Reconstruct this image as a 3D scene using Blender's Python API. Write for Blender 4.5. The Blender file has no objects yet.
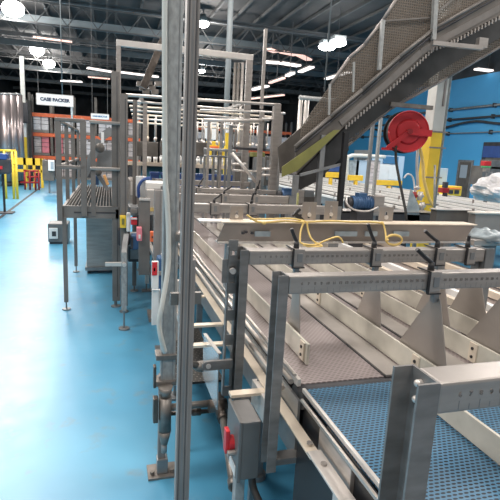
import bpy, bmesh, math, random
from mathutils import Vector, Matrix
random.seed(7)
S = bpy.context.scene; C = S.collection
R = math.radians

# ---------------- camera ----------------
FPX = 480.0; CAMH = 1.8
PITCH, ROLL, YAW = 0.1965923, -0.0522952, 0.2910979
fw = Vector((math.sin(YAW)*math.cos(PITCH), math.cos(YAW)*math.cos(PITCH), -math.sin(PITCH)))
rt0 = Vector((math.cos(YAW), -math.sin(YAW), 0)); dn0 = fw.cross(rt0)
rt = math.cos(ROLL)*rt0 + math.sin(ROLL)*dn0
dn = -math.sin(ROLL)*rt0 + math.cos(ROLL)*dn0
cam = bpy.data.objects.new('camera', bpy.data.cameras.new('camera')); C.objects.link(cam)
m = Matrix.Identity(4)
for i in range(3):
    m[i][0] = rt[i]; m[i][1] = -dn[i]; m[i][2] = -fw[i]
m[2][3] = CAMH
cam.matrix_world = m
cam.data.sensor_width = 36; cam.data.lens = FPX/500*36; cam.data.clip_start = .05; cam.data.clip_end = 300
S.camera = cam
def ray(x, y): return rt*((x-250)/FPX) + dn*((y-250)/FPX) + fw
def atY(x, y, Y): d = ray(x, y); return Vector((0, 0, CAMH)) + d*(Y/d.y)
def atZ(x, y, z): d = ray(x, y); return Vector((0, 0, CAMH)) + d*((z-CAMH)/d.z)
def atX(x, y, X): d = ray(x, y); return Vector((0, 0, CAMH)) + d*(X/d.x)

# ---------------- world, lights, exposure ----------------
w = bpy.data.worlds.new('world'); S.world = w; w.use_nodes = True
w.node_tree.nodes['Background'].inputs[0].default_value = (.93, .90, .88, 1)
w.node_tree.nodes['Background'].inputs[1].default_value = 0.30
S.view_settings.view_transform = 'Standard'; S.view_settings.look = 'None'
S.view_settings.gamma = 1; S.view_settings.use_curve_mapping = False
S.view_settings.exposure = 0.1
def area(name, loc, sx, sy, power, col=(1, .93, .87)):
    l = bpy.data.lights.new(name, 'AREA'); l.shape = 'RECTANGLE'; l.size = sx; l.size_y = sy
    l.energy = power; l.color = col
    o = bpy.data.objects.new(name, l); C.objects.link(o); o.location = loc; return o
for Y in (-2.5, 2.5, 7.5, 12.5):
    for X, pw in ((-3.2, 230), (2.6, 140), (8.5, 130)):
        area('ceiling_area_light', (X, Y, 6.7), 2.2, 1.2, pw)
area('ceiling_area_light', (-3.4, 16.5, 6.7), 2.5, 2.5, 650)
area('ceiling_area_light', (-1.5, 9.5, 6.7), 2.5, 2.5, 200)
area('ceiling_area_light', (8, 17, 6.7), 3, 2, 300)
area('ceiling_area_light', (13, 11, 6.7), 3, 2, 520)

# ---------------- materials ----------------
M = {}
def mat(name, col, rough=.5, metal=0., noise=0., nscale=8., emit=None, es=1., bump=0., alpha=None, spec=.5, stretch=None, trans=0.):
    mt = bpy.data.materials.new(name); mt.use_nodes = True
    nt = mt.node_tree; b = nt.nodes['Principled BSDF']
    b.inputs['Base Color'].default_value = (*col, 1); b.inputs['Roughness'].default_value = rough
    b.inputs['Metallic'].default_value = metal; b.inputs['Specular IOR Level'].default_value = spec
    if trans: b.inputs['Transmission Weight'].default_value = trans
    if noise or bump:
        tc = nt.nodes.new('ShaderNodeTexCoord'); nz = nt.nodes.new('ShaderNodeTexNoise')
        nz.inputs['Scale'].default_value = nscale; nz.inputs['Detail'].default_value = 6
        mp = nt.nodes.new('ShaderNodeMapping')
        if stretch: mp.inputs['Scale'].default_value = stretch
        nt.links.new(tc.outputs['Object'], mp.inputs[0]); nt.links.new(mp.outputs[0], nz.inputs['Vector'])
        if noise:
            cr = nt.nodes.new('ShaderNodeValToRGB')
            lo = [max(0, c*(1-noise)) for c in col]; hi = [min(1, c*(1+noise)) for c in col]
            cr.color_ramp.elements[0].color = (*lo, 1); cr.color_ramp.elements[1].color = (*hi, 1)
            cr.color_ramp.elements[0].position = .3; cr.color_ramp.elements[1].position = .7
            nt.links.new(nz.outputs['Fac'], cr.inputs[0]); nt.links.new(cr.outputs[0], b.inputs['Base Color'])
        if bump:
            bp = nt.nodes.new('ShaderNodeBump'); bp.inputs['Strength'].default_value = bump
            nt.links.new(nz.outputs['Fac'], bp.inputs['Height']); nt.links.new(bp.outputs[0], b.inputs['Normal'])
    if emit:
        b.inputs['Emission Color'].default_value = (*emit, 1); b.inputs['Emission Strength'].default_value = es
    if alpha is not None: b.inputs['Alpha'].default_value = alpha
    M[name] = mt; return mt
mat('steel', (.40, .37, .345), .38, .55, .14, 5, stretch=(1, 1, 6))
mat('steel_light', (.70, .66, .62), .35, .5, .10, 6)
mat('steel_dark', (.27, .28, .285), .42, .55, .2, 6)
mat('steel_post', (.21, .205, .20), .42, .35, .22, 9, stretch=(1, 1, 3))
mat('rail_steel', (.55, .50, .455), .3, .7, .12, 5)
mat('cream_bar', (.80, .70, .57), .4, .25, .08, 6)
mat('galvanized', (.36, .37, .365), .5, .3, .22, 45, stretch=(1, 1, .5))
mat('strut', (.29, .262, .245), .5, .25, .2, 15, stretch=(1, 1, .2))
mat('platform_grey', (.20, .185, .172), .5, .4, .15, 6)
mat('tray_metal', (.36, .325, .295), .4, .45, .12, 4)
mat('divider', (.56, .535, .46), .28, 0, .22, 5, trans=.0)
mat('divider_light', (.66, .58, .47), .35, 0, .1, 5)
mat('black', (.018, .018, .02), .45); mat('dark', (.045, .045, .05), .6, 0, .3, 5)
mat('rubber', (.03, .03, .03), .6)
mat('box_grey', (.17, .168, .165), .45, .3, .15, 5)
mat('red', (.62, .03, .04), .38, 0, .12, 4); mat('red_dark', (.32, .015, .02), .45)
mat('yellow', (.85, .58, .05), .45, 0, .12, 4); mat('yellow_green', (.20, .20, .06), .5, 0, .2, 4)
mat('cord', (.80, .58, .20), .5, 0, .08, 20)
mat('white', (.80, .80, .78), .45, 0, .05, 5); mat('cream', (.75, .70, .62), .4, .2, .1, 4)
mat('white_pipe', (.60, .61, .57), .45, 0, .1, 8)
mat('blue', (.035, .09, .30), .45, 0, .15, 4); mat('blue_motor', (.05, .12, .25), .45, .2, .2, 7)
mat('orange', (.85, .17, .06), .5, 0, .1, 3); mat('pink', (.80, .25, .30), .6, 0, .25, 2)
mat('parcel', (.55, .48, .46), .6, 0, .35, 3, stretch=(1, 1, 5)); mat('parcel_white', (.72, .69, .70), .5, 0, .2, 3, stretch=(1, 1, 5))
mat('film', (.68, .68, .70), .25, 0, .3, 5, bump=.9); mat('film_blue', (.34, .40, .43), .25, 0, .3, 9, bump=.8)
mat('bronze', (.13, .11, .095), .4, .7, .35, 14); mat('pipe_brown', (.24, .22, .20), .42, .6, .25, 14)
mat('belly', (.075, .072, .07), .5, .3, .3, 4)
mat('slab', (.15, .138, .125), .45, .4, .25, 4)
mat('column_white', (.62, .62, .58), .55, 0, .12, 3)
mat('joist_dark', (.10, .098, .096), .7, 0, .15, 2); mat('joist', (.13, .13, .13), .6, 0, .15, 2); mat('joist_light', (.17, .195, .205), .6, 0, .1, 2)
mat('glow', (1, 1, 1), .5, emit=(1, .98, .95), es=26); mat('glow_tube', (1, .95, .9), .5, emit=(1, .88, .82), es=1.6)
mat('glow_pink', (1, .7, .6), .5, emit=(1, .62, .52), es=1.0)
mat('sign_white', (.85, .86, .86), .5); mat('sign_ink', (.03, .05, .10), .5); mat('sign_blue', (.05, .18, .35), .5)
mat('screen', (.35, .42, .48), .3); mat('poster', (.45, .58, .70), .5)
mat('green', (.10, .45, .18), .5); mat('skin_orange', (.80, .42, .16), .5); mat('mat_ink', (.20, .185, .175), .5)
mat('silver', (.42, .36, .355), .28, .8, .25, 2, stretch=(6, 6, .2))
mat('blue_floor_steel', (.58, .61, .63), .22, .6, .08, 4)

def floor_material():
    mt = bpy.data.materials.new('floor_paint'); mt.use_nodes = True; nt = mt.node_tree; b = nt.nodes['Principled BSDF']
    tc = nt.nodes.new('ShaderNodeTexCoord')
    n1 = nt.nodes.new('ShaderNodeTexNoise'); n1.inputs['Scale'].default_value = .9; n1.inputs['Detail'].default_value = 8
    n2 = nt.nodes.new('ShaderNodeTexNoise'); n2.inputs['Scale'].default_value = 7; n2.inputs['Detail'].default_value = 8
    nt.links.new(tc.outputs['Object'], n1.inputs['Vector']); nt.links.new(tc.outputs['Object'], n2.inputs['Vector'])
    c1 = nt.nodes.new('ShaderNodeValToRGB')
    c1.color_ramp.elements[0].color = (.055, .25, .42, 1); c1.color_ramp.elements[1].color = (.105, .38, .57, 1)
    c1.color_ramp.elements[0].position = .3; c1.color_ramp.elements[1].position = .7
    nt.links.new(n1.outputs['Fac'], c1.inputs[0])
    c2 = nt.nodes.new('ShaderNodeValToRGB'); c2.color_ramp.elements[0].position = .60; c2.color_ramp.elements[1].position = .80
    nt.links.new(n2.outputs['Fac'], c2.inputs[0])
    mx = nt.nodes.new('ShaderNodeMixRGB'); mx.inputs[2].default_value = (.16, .27, .34, 1)
    nt.links.new(c2.outputs[0], mx.inputs[0]); nt.links.new(c1.outputs[0], mx.inputs[1])
    nt.links.new(mx.outputs[0], b.inputs['Base Color'])
    rr = nt.nodes.new('ShaderNodeMapRange'); rr.inputs[3].default_value = .26; rr.inputs[4].default_value = .42
    nt.links.new(n2.outputs['Fac'], rr.inputs[0]); nt.links.new(rr.outputs[0], b.inputs['Roughness'])
    b.inputs['Specular IOR Level'].default_value = .6
    M['floor'] = mt
floor_material()

def belt_material(name, base, hole, px, py, lo, hi, rough, metal=0.):
    """staggered rows of elongated holes, from object coordinates"""
    mt = bpy.data.materials.new(name); mt.use_nodes = True; nt = mt.node_tree; b = nt.nodes['Principled BSDF']; L = nt.links
    tc = nt.nodes.new('ShaderNodeTexCoord'); sp = nt.nodes.new('ShaderNodeSeparateXYZ'); L.new(tc.outputs['Object'], sp.inputs[0])
    def mth(op, a, bb=None):
        n = nt.nodes.new('ShaderNodeMath'); n.operation = op
        for i, v in enumerate((a, bb)):
            if v is None: continue
            if isinstance(v, (int, float)): n.inputs[i].default_value = v
            else: L.new(v, n.inputs[i])
        return n.outputs[0]
    u = mth('DIVIDE', sp.outputs[0], px); v = mth('DIVIDE', sp.outputs[1], py)
    row = mth('FLOOR', v); odd = mth('MULTIPLY', mth('MODULO', mth('ABSOLUTE', row), 2), .5)
    fu = mth('SUBTRACT', mth('FRACT', mth('ADD', u, odd)), .5); fv = mth('SUBTRACT', mth('FRACT', v), .5)
    d = mth('SQRT', mth('ADD', mth('MULTIPLY', mth('POWER', fu, 2), 1.0), mth('MULTIPLY', mth('POWER', fv, 2), 2.2)))
    cr = nt.nodes.new('ShaderNodeValToRGB'); L.new(d, cr.inputs[0])
    cr.color_ramp.elements[0].position = lo; cr.color_ramp.elements[1].position = hi
    cr.color_ramp.elements[0].color = (*hole, 1); cr.color_ramp.elements[1].color = (*base, 1)
    nz = nt.nodes.new('ShaderNodeTexNoise'); nz.inputs['Scale'].default_value = 3.; L.new(tc.outputs['Object'], nz.inputs['Vector'])
    mx = nt.nodes.new('ShaderNodeMixRGB'); mx.blend_type = 'MULTIPLY'; mx.inputs[0].default_value = .35
    L.new(cr.outputs[0], mx.inputs[1]); L.new(nz.outputs['Fac'], mx.inputs[2]); L.new(mx.outputs[0], b.inputs['Base Color'])
    bp = nt.nodes.new('ShaderNodeBump'); bp.inputs['Strength'].default_value = .5; bp.inputs['Distance'].default_value = .003
    L.new(cr.outputs[0], bp.inputs['Height']); L.new(bp.outputs[0], b.inputs['Normal'])
    b.inputs['Roughness'].default_value = rough; b.inputs['Metallic'].default_value = metal
    M[name] = mt
belt_material('belt_blue', (.08, .215, .345), (.006, .010, .02), .019, .0135, .34, .47, .4)
belt_material('belt_grey', (.40, .345, .34), (.20, .165, .16), .024, .014, .20, .5, .30, .35)
belt_material('perf_black', (.035, .033, .03), (.30, .27, .22), .03, .03, .10, .2, .5)

def grid_material(name, col, period, wire, fill, axes=(0, 2)):
    """woven wire guard: wires opaque, gaps mostly see-through"""
    mt = bpy.data.materials.new(name); mt.use_nodes = True; nt = mt.node_tree; b = nt.nodes['Principled BSDF']; L = nt.links
    tc = nt.nodes.new('ShaderNodeTexCoord'); sp = nt.nodes.new('ShaderNodeSeparateXYZ'); L.new(tc.outputs['Object'], sp.inputs[0])
    def mth(op, a, bb=None):
        n = nt.nodes.new('ShaderNodeMath'); n.operation = op
        for i, v in enumerate((a, bb)):
            if v is None: continue
            if isinstance(v, (int, float)): n.inputs[i].default_value = v
            else: L.new(v, n.inputs[i])
        return n.outputs[0]
    a = mth('LESS_THAN', mth('FRACT', mth('DIVIDE', sp.outputs[axes[0]], period)), wire)
    c = mth('LESS_THAN', mth('FRACT', mth('DIVIDE', sp.outputs[axes[1]], period)), wire)
    al = mth('MAXIMUM', mth('MAXIMUM', a, c), fill)
    L.new(al, b.inputs['Alpha']); b.inputs['Base Color'].default_value = (*col, 1); b.inputs['Roughness'].default_value = .5
    b.inputs['Metallic'].default_value = .3; M[name] = mt
grid_material('mesh_guard', (.17, .145, .12), .028, .25, .48)

def wall_material():
    mt = bpy.data.materials.new('wall_blue'); mt.use_nodes = True; nt = mt.node_tree; b = nt.nodes['Principled BSDF']; L = nt.links
    tc = nt.nodes.new('ShaderNodeTexCoord'); nz = nt.nodes.new('ShaderNodeTexNoise'); nz.inputs['Scale'].default_value = .6
    L.new(tc.outputs['Object'], nz.inputs['Vector'])
    cr = nt.nodes.new('ShaderNodeValToRGB'); cr.color_ramp.elements[0].color = (.055, .36, .70, 1); cr.color_ramp.elements[1].color = (.09, .45, .80, 1)
    L.new(nz.outputs['Fac'], cr.inputs[0]); L.new(cr.outputs[0], b.inputs['Base Color']); b.inputs['Roughness'].default_value = .5
    M['wall_blue'] = mt
wall_material()
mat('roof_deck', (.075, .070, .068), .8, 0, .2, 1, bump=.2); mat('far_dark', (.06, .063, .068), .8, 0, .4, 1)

# ---------------- helpers ----------------
class B:
    def __init__(s): s.bm = bmesh.new()
    def box(s, c, d, bev=0., rot=None):
        r = bmesh.ops.create_cube(s.bm, size=1.0)
        vs = r['verts']; mt = Matrix.Translation(Vector(c)) @ (rot.to_4x4() if rot else Matrix.Identity(4)) @ Matrix.Diagonal((d[0], d[1], d[2], 1))
        bmesh.ops.transform(s.bm, matrix=mt, verts=vs)
        if bev:
            es = list({e for v in vs for e in v.link_edges})
            bmesh.ops.bevel(s.bm, geom=es, offset=min(bev, min(d)*.4), segments=2, affect='EDGES', profile=.6)
        return s
    def b2(s, a, b, bev=0.):   # from corner to corner
        return s.box([(a[i]+b[i])/2 for i in range(3)], [abs(a[i]-b[i]) or .001 for i in range(3)], bev)
    def bar(s, p0, p1, wx, wz, bev=0., up=(0, 0, 1)):   # rectangular bar between two points
        p0 = Vector(p0); p1 = Vector(p1); d = p1-p0; L = d.length; y = d.normalized(); u = Vector(up)
        x = y.cross(u)
        if x.length < 1e-4: x = Vector((1, 0, 0))
        x.normalize(); z = x.cross(y)
        rot = Matrix((x, y, z)).transposed()
        return s.box((p0+p1)/2, (wx, L, wz), bev, rot)
    def cyl(s, p0, p1, r, seg=16, r2=None):
        p0 = Vector(p0); p1 = Vector(p1); d = p1-p0
        q = Vector((0, 0, 1)).rotation_difference(d.normalized())
        mt = Matrix.Translation((p0+p1)/2) @ q.to_matrix().to_4x4()
        bmesh.ops.create_cone(s.bm, cap_ends=True, segments=seg, radius1=r, radius2=r if r2 is None else r2, depth=d.length, matrix=mt)
        return s
    def sph(s, c, r, sc=(1, 1, 1), seg=16):
        bmesh.ops.create_uvsphere(s.bm, u_segments=seg, v_segments=seg//2+2, radius=1, matrix=Matrix.Translation(Vector(c)) @ Matrix.Diagonal((r*sc[0], r*sc[1], r*sc[2], 1)))
        return s
    def tube(s, pts, r, seg=10, smooth=6):
        P = [Vector(p) for p in pts]
        if smooth and len(P) > 2:   # catmull-rom
            Q = []
            for i in range(len(P)-1):
                a = P[max(i-1, 0)]; b = P[i]; c = P[i+1]; d = P[min(i+2, len(P)-1)]
                for k in range(smooth):
                    t = k/smooth
                    Q.append(.5*((2*b)+(c-a)*t+(2*a-5*b+4*c-d)*t*t+(3*b-a-3*c+d)*t**3))
            Q.append(P[-1]); P = Q
        rings = []; n = None
        for i, p in enumerate(P):
            t = (P[min(i+1, len(P)-1)]-P[max(i-1, 0)]).normalized()
            if n is None:
                n = t.orthogonal().normalized()
            else:
                n = (n - t*n.dot(t)); n = n.normalized() if n.length > 1e-6 else t.orthogonal().normalized()
            b = t.cross(n)
            rings.append([s.bm.verts.new(p+(n*math.cos(2*math.pi*k/seg)+b*math.sin(2*math.pi*k/seg))*r) for k in range(seg)])
        for i in range(len(rings)-1):
            for k in range(seg):
                s.bm.faces.new((rings[i][k], rings[i][(k+1) % seg], rings[i+1][(k+1) % seg], rings[i+1][k]))
        s.bm.faces.new(rings[0][::-1]); s.bm.faces.new(rings[-1]); return s
    def prism(s, poly, axis, a, b):
        """poly of 2-d points in the plane normal to axis (0:x -> (y,z), 1:y -> (x,z), 2:z -> (x,y))"""
        def mk(p, t):
            return {0: (t, p[0], p[1]), 1: (p[0], t, p[1]), 2: (p[0], p[1], t)}[axis]
        A = [s.bm.verts.new(mk(p, a)) for p in poly]; Bv = [s.bm.verts.new(mk(p, b)) for p in poly]
        n = len(poly)
        fs = [s.bm.faces.new(A), s.bm.faces.new(Bv[::-1])]
        for i in range(n): fs.append(s.bm.faces.new((A[i], Bv[i], Bv[(i+1) % n], A[(i+1) % n])))
        bmesh.ops.recalc_face_normals(s.bm, faces=fs); return s
    def slab(s, quad, th, nrm):
        """a plate with four given corners and thickness th along nrm"""
        n = Vector(nrm).normalized()*th
        A = [s.bm.verts.new(Vector(p)) for p in quad]; Bv = [s.bm.verts.new(Vector(p)+n) for p in quad]; k = len(quad)
        fs = [s.bm.faces.new(A), s.bm.faces.new(Bv[::-1])]
        for i in range(k): fs.append(s.bm.faces.new((A[i], Bv[i], Bv[(i+1) % k], A[(i+1) % k])))
        bmesh.ops.recalc_face_normals(s.bm, faces=fs); return s
    def build(s, name, material, parent=None, smooth=False):
        me = bpy.data.meshes.new(name)
        off = Vector((0, 0, 0))
        if parent is not None:
            q = parent
            while q is not None: off += q.location; q = q.parent
        else:
            vs = [v.co for v in s.bm.verts]
            off = Vector(((min(v.x for v in vs)+max(v.x for v in vs))/2, (min(v.y for v in vs)+max(v.y for v in vs))/2, min(v.z for v in vs)))
            off = off if KEEP[0] else Vector((0, 0, 0))
        bmesh.ops.translate(s.bm, vec=-off, verts=s.bm.verts)
        s.bm.to_mesh(me); s.bm.free()
        o = bpy.data.objects.new(name, me); C.objects.link(o)
        me.materials.append(M[material] if isinstance(material, str) else material)
        if parent is not None: o.parent = parent
        else: o.location = off
        if smooth:
            for p in me.polygons: p.use_smooth = len(p.vertices) == 4
        return o
KEEP = [True]
def thing(name, label, cat, loc, group=None):
    o = bpy.data.objects.new(name, None); C.objects.link(o); o.location = Vector(loc); o.empty_display_size = .1
    o['label'] = label; o['category'] = cat
    if group: o['group'] = group
    return o
def tag(o, label, cat, group=None, kind=None):
    o['label'] = label; o['category'] = cat
    if group: o['group'] = group
    if kind: o['kind'] = kind
    return o
def struct(o): o['kind'] = 'structure'; return o
def text_mesh(name, s, size, material, parent, loc, facing='-y', label=None, bold=0.):
    cu = bpy.data.curves.new('t', 'FONT'); cu.body = s; cu.size = size; cu.align_x = 'CENTER'; cu.align_y = 'CENTER'; cu.extrude = .001; cu.offset = bold
    tmp = bpy.data.objects.new('t', cu); C.objects.link(tmp)
    dg = bpy.context.evaluated_depsgraph_get(); dg.update()
    me = bpy.data.meshes.new_from_object(tmp.evaluated_get(dg)); bpy.data.objects.remove(tmp); bpy.data.curves.remove(cu)
    me.materials.clear(); me.materials.append(M[material]); me.transform(Matrix.Rotation(math.pi/2, 4, 'X'))
    o = bpy.data.objects.new(name, me); C.objects.link(o); o.parent = parent
    off = Vector((0, 0, 0)); q = parent
    while q is not None: off += q.location; q = q.parent
    o.location = Vector(loc)-off
    return o
def cpost(x, y0, y1, z0, z1, flange=.05, t=.006, side=-1):
    """C-channel upright: web at x, flanges pointing to -x"""
    f = side*flange
    poly = [(x, y0), (x, y1), (x+f, y1), (x+f, y1-t), (x+side*t, y1-t), (x+side*t, y0+t), (x+f, y0+t), (x+f, y0)]
    return B().prism(poly, 2, z0, z1)

# ---------------- structure ----------------
struct(B().b2((-9, -4, -.1), (18, 62, 0)).build('floor', 'floor'))
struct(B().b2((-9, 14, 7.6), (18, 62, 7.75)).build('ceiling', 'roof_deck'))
struct(B().b2((17.2, 6, 0), (17.45, 33.5, 6.1)).build('wall_right', 'wall_blue'))
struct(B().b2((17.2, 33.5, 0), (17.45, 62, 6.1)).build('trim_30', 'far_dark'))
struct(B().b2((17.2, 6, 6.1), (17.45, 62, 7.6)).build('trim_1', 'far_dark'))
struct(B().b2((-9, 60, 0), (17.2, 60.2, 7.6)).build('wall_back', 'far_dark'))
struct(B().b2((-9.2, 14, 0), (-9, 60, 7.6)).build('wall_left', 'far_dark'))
# drain slot in the floor
struct(B().slab([(-2.50, 10.5, .001), (-2.42, 10.5, .001), (-2.70, 22, .001), (-2.78, 22, .001)], .004, (0, 0, 1)).build('trim_2', 'dark'))
# roof girders (run along X) and purlins (along Y)
i = 3
for Y, z0, h, mt_ in ((20.9, 7.05, .16, 'joist'), (24.2, 6.9, .34, 'joist_light'), (27.8, 7.0, .18, 'joist'), (29.9, 6.9, .30, 'joist_light'), (34, 7.1, .2, 'joist'), (39, 6.9, .3, 'joist_light'), (46.5, 6.9, .3, 'joist_light'), (54, 6.9, .3, 'joist')):
    b = B(); b.b2((-9, Y, z0), (17.2, Y+.14, z0+.06)); b.b2((-9, Y, z0+h-.05), (17.2, Y+.14, z0+h)); b.b2((-9, Y+.05, z0), (17.2, Y+.08, z0+h))
    struct(b.build('trim_%d' % i, mt_)); i += 1
b = B()
for k in range(27):
    X = -8.5+k*.98; b.b2((X, 14.2, 7.46), (X+.07, 59.9, 7.58))
struct(b.build('trim_%d' % i, 'joist_dark')); i += 1
# open web trusses
b = B()
for Y in (22.5, 26.0, 32.0, 36.5, 43):
    x = -8.8
    b.b2((-9, Y, 6.55), (17.2, Y+.06, 6.60)); b.b2((-9, Y, 7.35), (17.2, Y+.06, 7.42))
    while x < 16.8:
        b.bar((x, Y+.03, 6.58), (x+.6, Y+.03, 7.38), .035, .035); b.bar((x+.6, Y+.03, 7.38), (x+1.2, Y+.03, 6.58), .035, .035); x += 1.2
struct(b.build('trim_%d' % i, 'joist_dark')); i += 1

# ---------------- lamps ----------------
def highbay(x, y, zl, r, label):
    p = atZ(x, y, zl)
    t = thing('high_bay_lamp', label, 'ceiling lamp', (p.x, p.y, zl), 'high bay lamps under the roof')
    B().cyl((p.x, p.y, zl+.10), (p.x, p.y, zl+.42), r, 24, r*.35).build('reflector', 'joist_light', t, True)
    B().sph((p.x, p.y, zl+.08), r*.95, (1, 1, .75)).build('lens', 'glow', t, True)
    B().cyl((p.x, p.y, zl+.42), (p.x, p.y, 7.6), .02, 8).build('hanger_rod', 'joist', t)
    l = bpy.data.lights.new('lamp_light', 'POINT'); l.energy = 420 if x < 60 else 300; l.shadow_soft_size = r; l.color = (1, .97, .93)
    o = bpy.data.objects.new('lamp_light', l); C.objects.link(o); o.parent = t; o.location = (0, 0, -.35)
highbay(13, 11, 6.9, .44, 'big round white high bay lamp, nearest one at the top left')
highbay(37, 52, 6.9, .40, 'round high bay lamp, middle of the row of three at left')
highbay(49, 65, 6.9, .40, 'round high bay lamp, farthest of the row of three at left')
highbay(203, 25, 6.9, .26, 'bright high bay lamp just right of the slotted steel strut')
highbay(202, 72, 6.6, .20, 'small distant lamp low beside the slotted steel strut')
def lampdisc(x, y, zl, rx, label):
    p = atZ(x, y, zl)
    t = thing('low_bay_lamp', label, 'ceiling lamp', (p.x, p.y, zl), 'twin oval lamps over the right side')
    B().sph((p.x, p.y, zl), 1, (rx, .35, .13)).build('lens', 'glow', t, True)
    B().b2((p.x-rx*.8, p.y-.2, zl+.1), (p.x+rx*.8, p.y+.2, zl+.26), .03).build('housing', 'joist_light', t)
    B().cyl((p.x, p.y, zl+.25), (p.x, p.y, 7.6), .02, 8).build('hanger_rod', 'joist', t)
lampdisc(327, 47, 6.3, .36, 'oval white lamp, left and nearer of the twin lamps')
lampdisc(338, 43, 6.3, .33, 'oval white lamp, right one of the twin lamps')
def fixture(x0, y0, x1, y1, z, wd, mt_, label):
    a = atZ(x0, y0, z); c = atZ(x1, y1, z)
    t = thing('strip_light', label, 'strip light', tuple((a+c)/2), 'long strip lights under the roof')
    B().bar(a, c, wd, .07, .01).build('tube', mt_, t)
    u = Vector((0, 0, .07)); B().bar(a+u, c+u, wd*1.1, .05).build('housing', 'joist', t)
    mid = (a+c)/2; B().cyl(mid+u, (mid.x, mid.y, 7.6), .015, 6).build('hanger_rod', 'joist', t)
fixture(88, 68, 112, 72, 6.3, .35, 'glow_tube', 'pale strip light left of the tall steel frame top bar')
fixture(119, 72, 158, 77, 6.3, .35, 'glow_tube', 'long pale strip light seen behind the big galvanized pole')
fixture(88, 77, 110, 79, 6.2, .15, 'glow_pink', 'thin dull strip light below the left pale strip light')
fixture(33, 37, 72, 42, 6.6, .12, 'glow_pink', 'thin strip light between the left high bay lamps')
fixture(61, 81, 82, 82, 6.2, .22, 'glow_tube', 'short strip light above the case packer sign')
fixture(265, 62, 279, 63, 6.2, .4, 'glow_tube', 'short bright strip light right of thin upright pole')
fixture(281, 63, 299, 66, 6.2, .4, 'glow_tube', 'bright strip light left of the incline, second in its line')
fixture(252, 90, 267, 86, 5.4, .3, 'glow_tube', 'bright slanting strip light touching the thin tall upright')
fixture(270, 83, 284, 78, 5.4, .16, 'glow_pink', 'dim slanting strip light right of thin tall upright')
fixture(287, 76, 293, 73, 5.4, .2, 'glow_tube', 'short slanting strip light left of the incline conveyor')
fixture(250, 99, 284, 95, 5.0, .12, 'glow_pink', 'lower slanting strip light left of the incline conveyor')
fixture(300, 72, 312, 67, 6.0, .25, 'glow_tube', 'short slanted strip light toward the incline mesh')
fixture(268, 49, 276, 52, 6.6, .35, 'glow_pink', 'warm pink strip light at left of the pink row')
fixture(282, 52, 296, 55, 6.6, .40, 'glow_pink', 'warm pink strip light in middle of the pink row')
fixture(299, 55, 309, 60, 6.6, .35, 'glow_pink', 'warm pink strip light at right of the pink row')
fixture(476, 69, 500, 72, 6.2, .3, 'glow_tube', 'white strip light at the top of the blue wall')
fixture(326, 79, 350, 72, 5.6, .2, 'glow_tube', 'dim strip light behind the incline mesh guard')

# ================= MAIN CONVEYOR =================
cv = thing('belt_conveyor', 'long grey modular belt conveyor with steel side rails running into the hall', 'conveyor', (1.3, 5, 0))
XB0, XB1 = .74, 2.02
B().b2((XB0, 1.66, .865), (XB1, 9.0, .90), .004).build('belt', 'belt_grey', cv)
B().b2((XB0-.03, 1.60, .60), (XB0-.02, 9.0, .86)).build('side_panel', 'steel_dark', cv)
B().b2((XB1+.02, 1.60, .60), (XB1+.03, 9.0, .93)).build('side_panel', 'steel', cv)
B().cyl((XB0-.02, 1.66, .855), (XB1+.02, 1.66, .855), .04, 20).build('end_roller', 'dark', cv, True)
for xx, zz, r in ((.690, .925, .012), (.705, .95, .007), (.655, .90, .011)):
    B().cyl((xx, 1.64, zz), (xx, 9.0, zz), r, 12).build('side_rail', 'rail_steel', cv, True)
B().b2((.718, 1.64, .90), (.733, 9.0, .93)).build('wear_strip', 'steel_light', cv)
for Y in (2.3, 4.2, 6.1, 8.0):
    for X in (.80, 1.95):
        B().b2((X-.025, Y-.025, .03), (X+.025, Y+.025, .86)).cyl((X, Y, 0), (X, Y, .03), .05).build('leg', 'steel_dark', cv)
for k in range(9): B().b2((XB0, 2.1+k*.8, .70), (XB1, 2.14+k*.8, .76)).build('cross_member', 'dark', cv)
B().b2((XB0-.01, 1.7, .62), (XB1, 8.9, .64)).build('drip_pan', 'dark', cv)

bc = thing('belt_conveyor', 'near conveyor with perforated blue plastic belt and chrome edge rails', 'conveyor', (1.3, .4, 0))
B().b2((.742, -.8, .865), (2.3, 1.615, .90), .004).build('belt', 'belt_blue', bc)
B().cyl((.72, 1.60, .86), (2.3, 1.60, .86), .035, 20).build('end_roller', 'black', bc, True)
B().b2((.735, -.8, .5), (.739, 1.6, .864)).build('side_panel', 'black', bc)
B().b2((.722, -.8, .897), (.735, 1.60, .914), .003).build('edge_rail', 'steel_light', bc)
B().b2((.700, -.8, .880), (.711, 1.56, .893), .003).build('edge_rail', 'rail_steel', bc)
B().b2((.80, -.8, .50), (.81, 1.30, .80)).build('side_panel', 'black', bc)
B().b2((.675, -.8, .30), (.68, 1.20, .784)).build('side_panel', 'steel_light', bc)
B().b2((.70, 1.13, .32), (.80, 1.56, .76)).build('drive_housing', 'black', bc)
B().b2((.72, 1.18, .66), (.95, 1.42, .855), .004).build('drive_cover', 'steel', bc)
for X in (.9, 2.2):
    for Y in (.2, 1.2):
        B().b2((X-.025, Y-.025, .03), (X+.025, Y+.025, .86)).cyl((X, Y, 0), (X, Y, .03), .05).build('leg', 'steel_dark', bc)

# long pale flat bar with cross arms, left of the conveyor
fr = thing('guide_bar', 'long pale flat steel bar with short cross arms along the conveyor edge', 'rail', (.7, 3, .79))
B().b2((.660, -.5, .785), (.712, 1.38, .792)).build('bar_section', 'steel_light', fr)
B().b2((.66, 1.35, .780), (.705, 5.2, .786)).build('bar_section', 'cream_bar', fr)
for Y, x0 in ((1.86, .50), (2.42, .42), (2.72, .40), (3.3, .42)):
    B().b2((x0, Y-.022, .765), (.66, Y+.022, .778)).build('cross_arm', 'cream_bar', fr)
for Y in (1.30, 1.42):
    B().cyl((.687, Y, .792), (.687, Y, .799), .011, 12).build('bolt', 'steel', fr)

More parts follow.
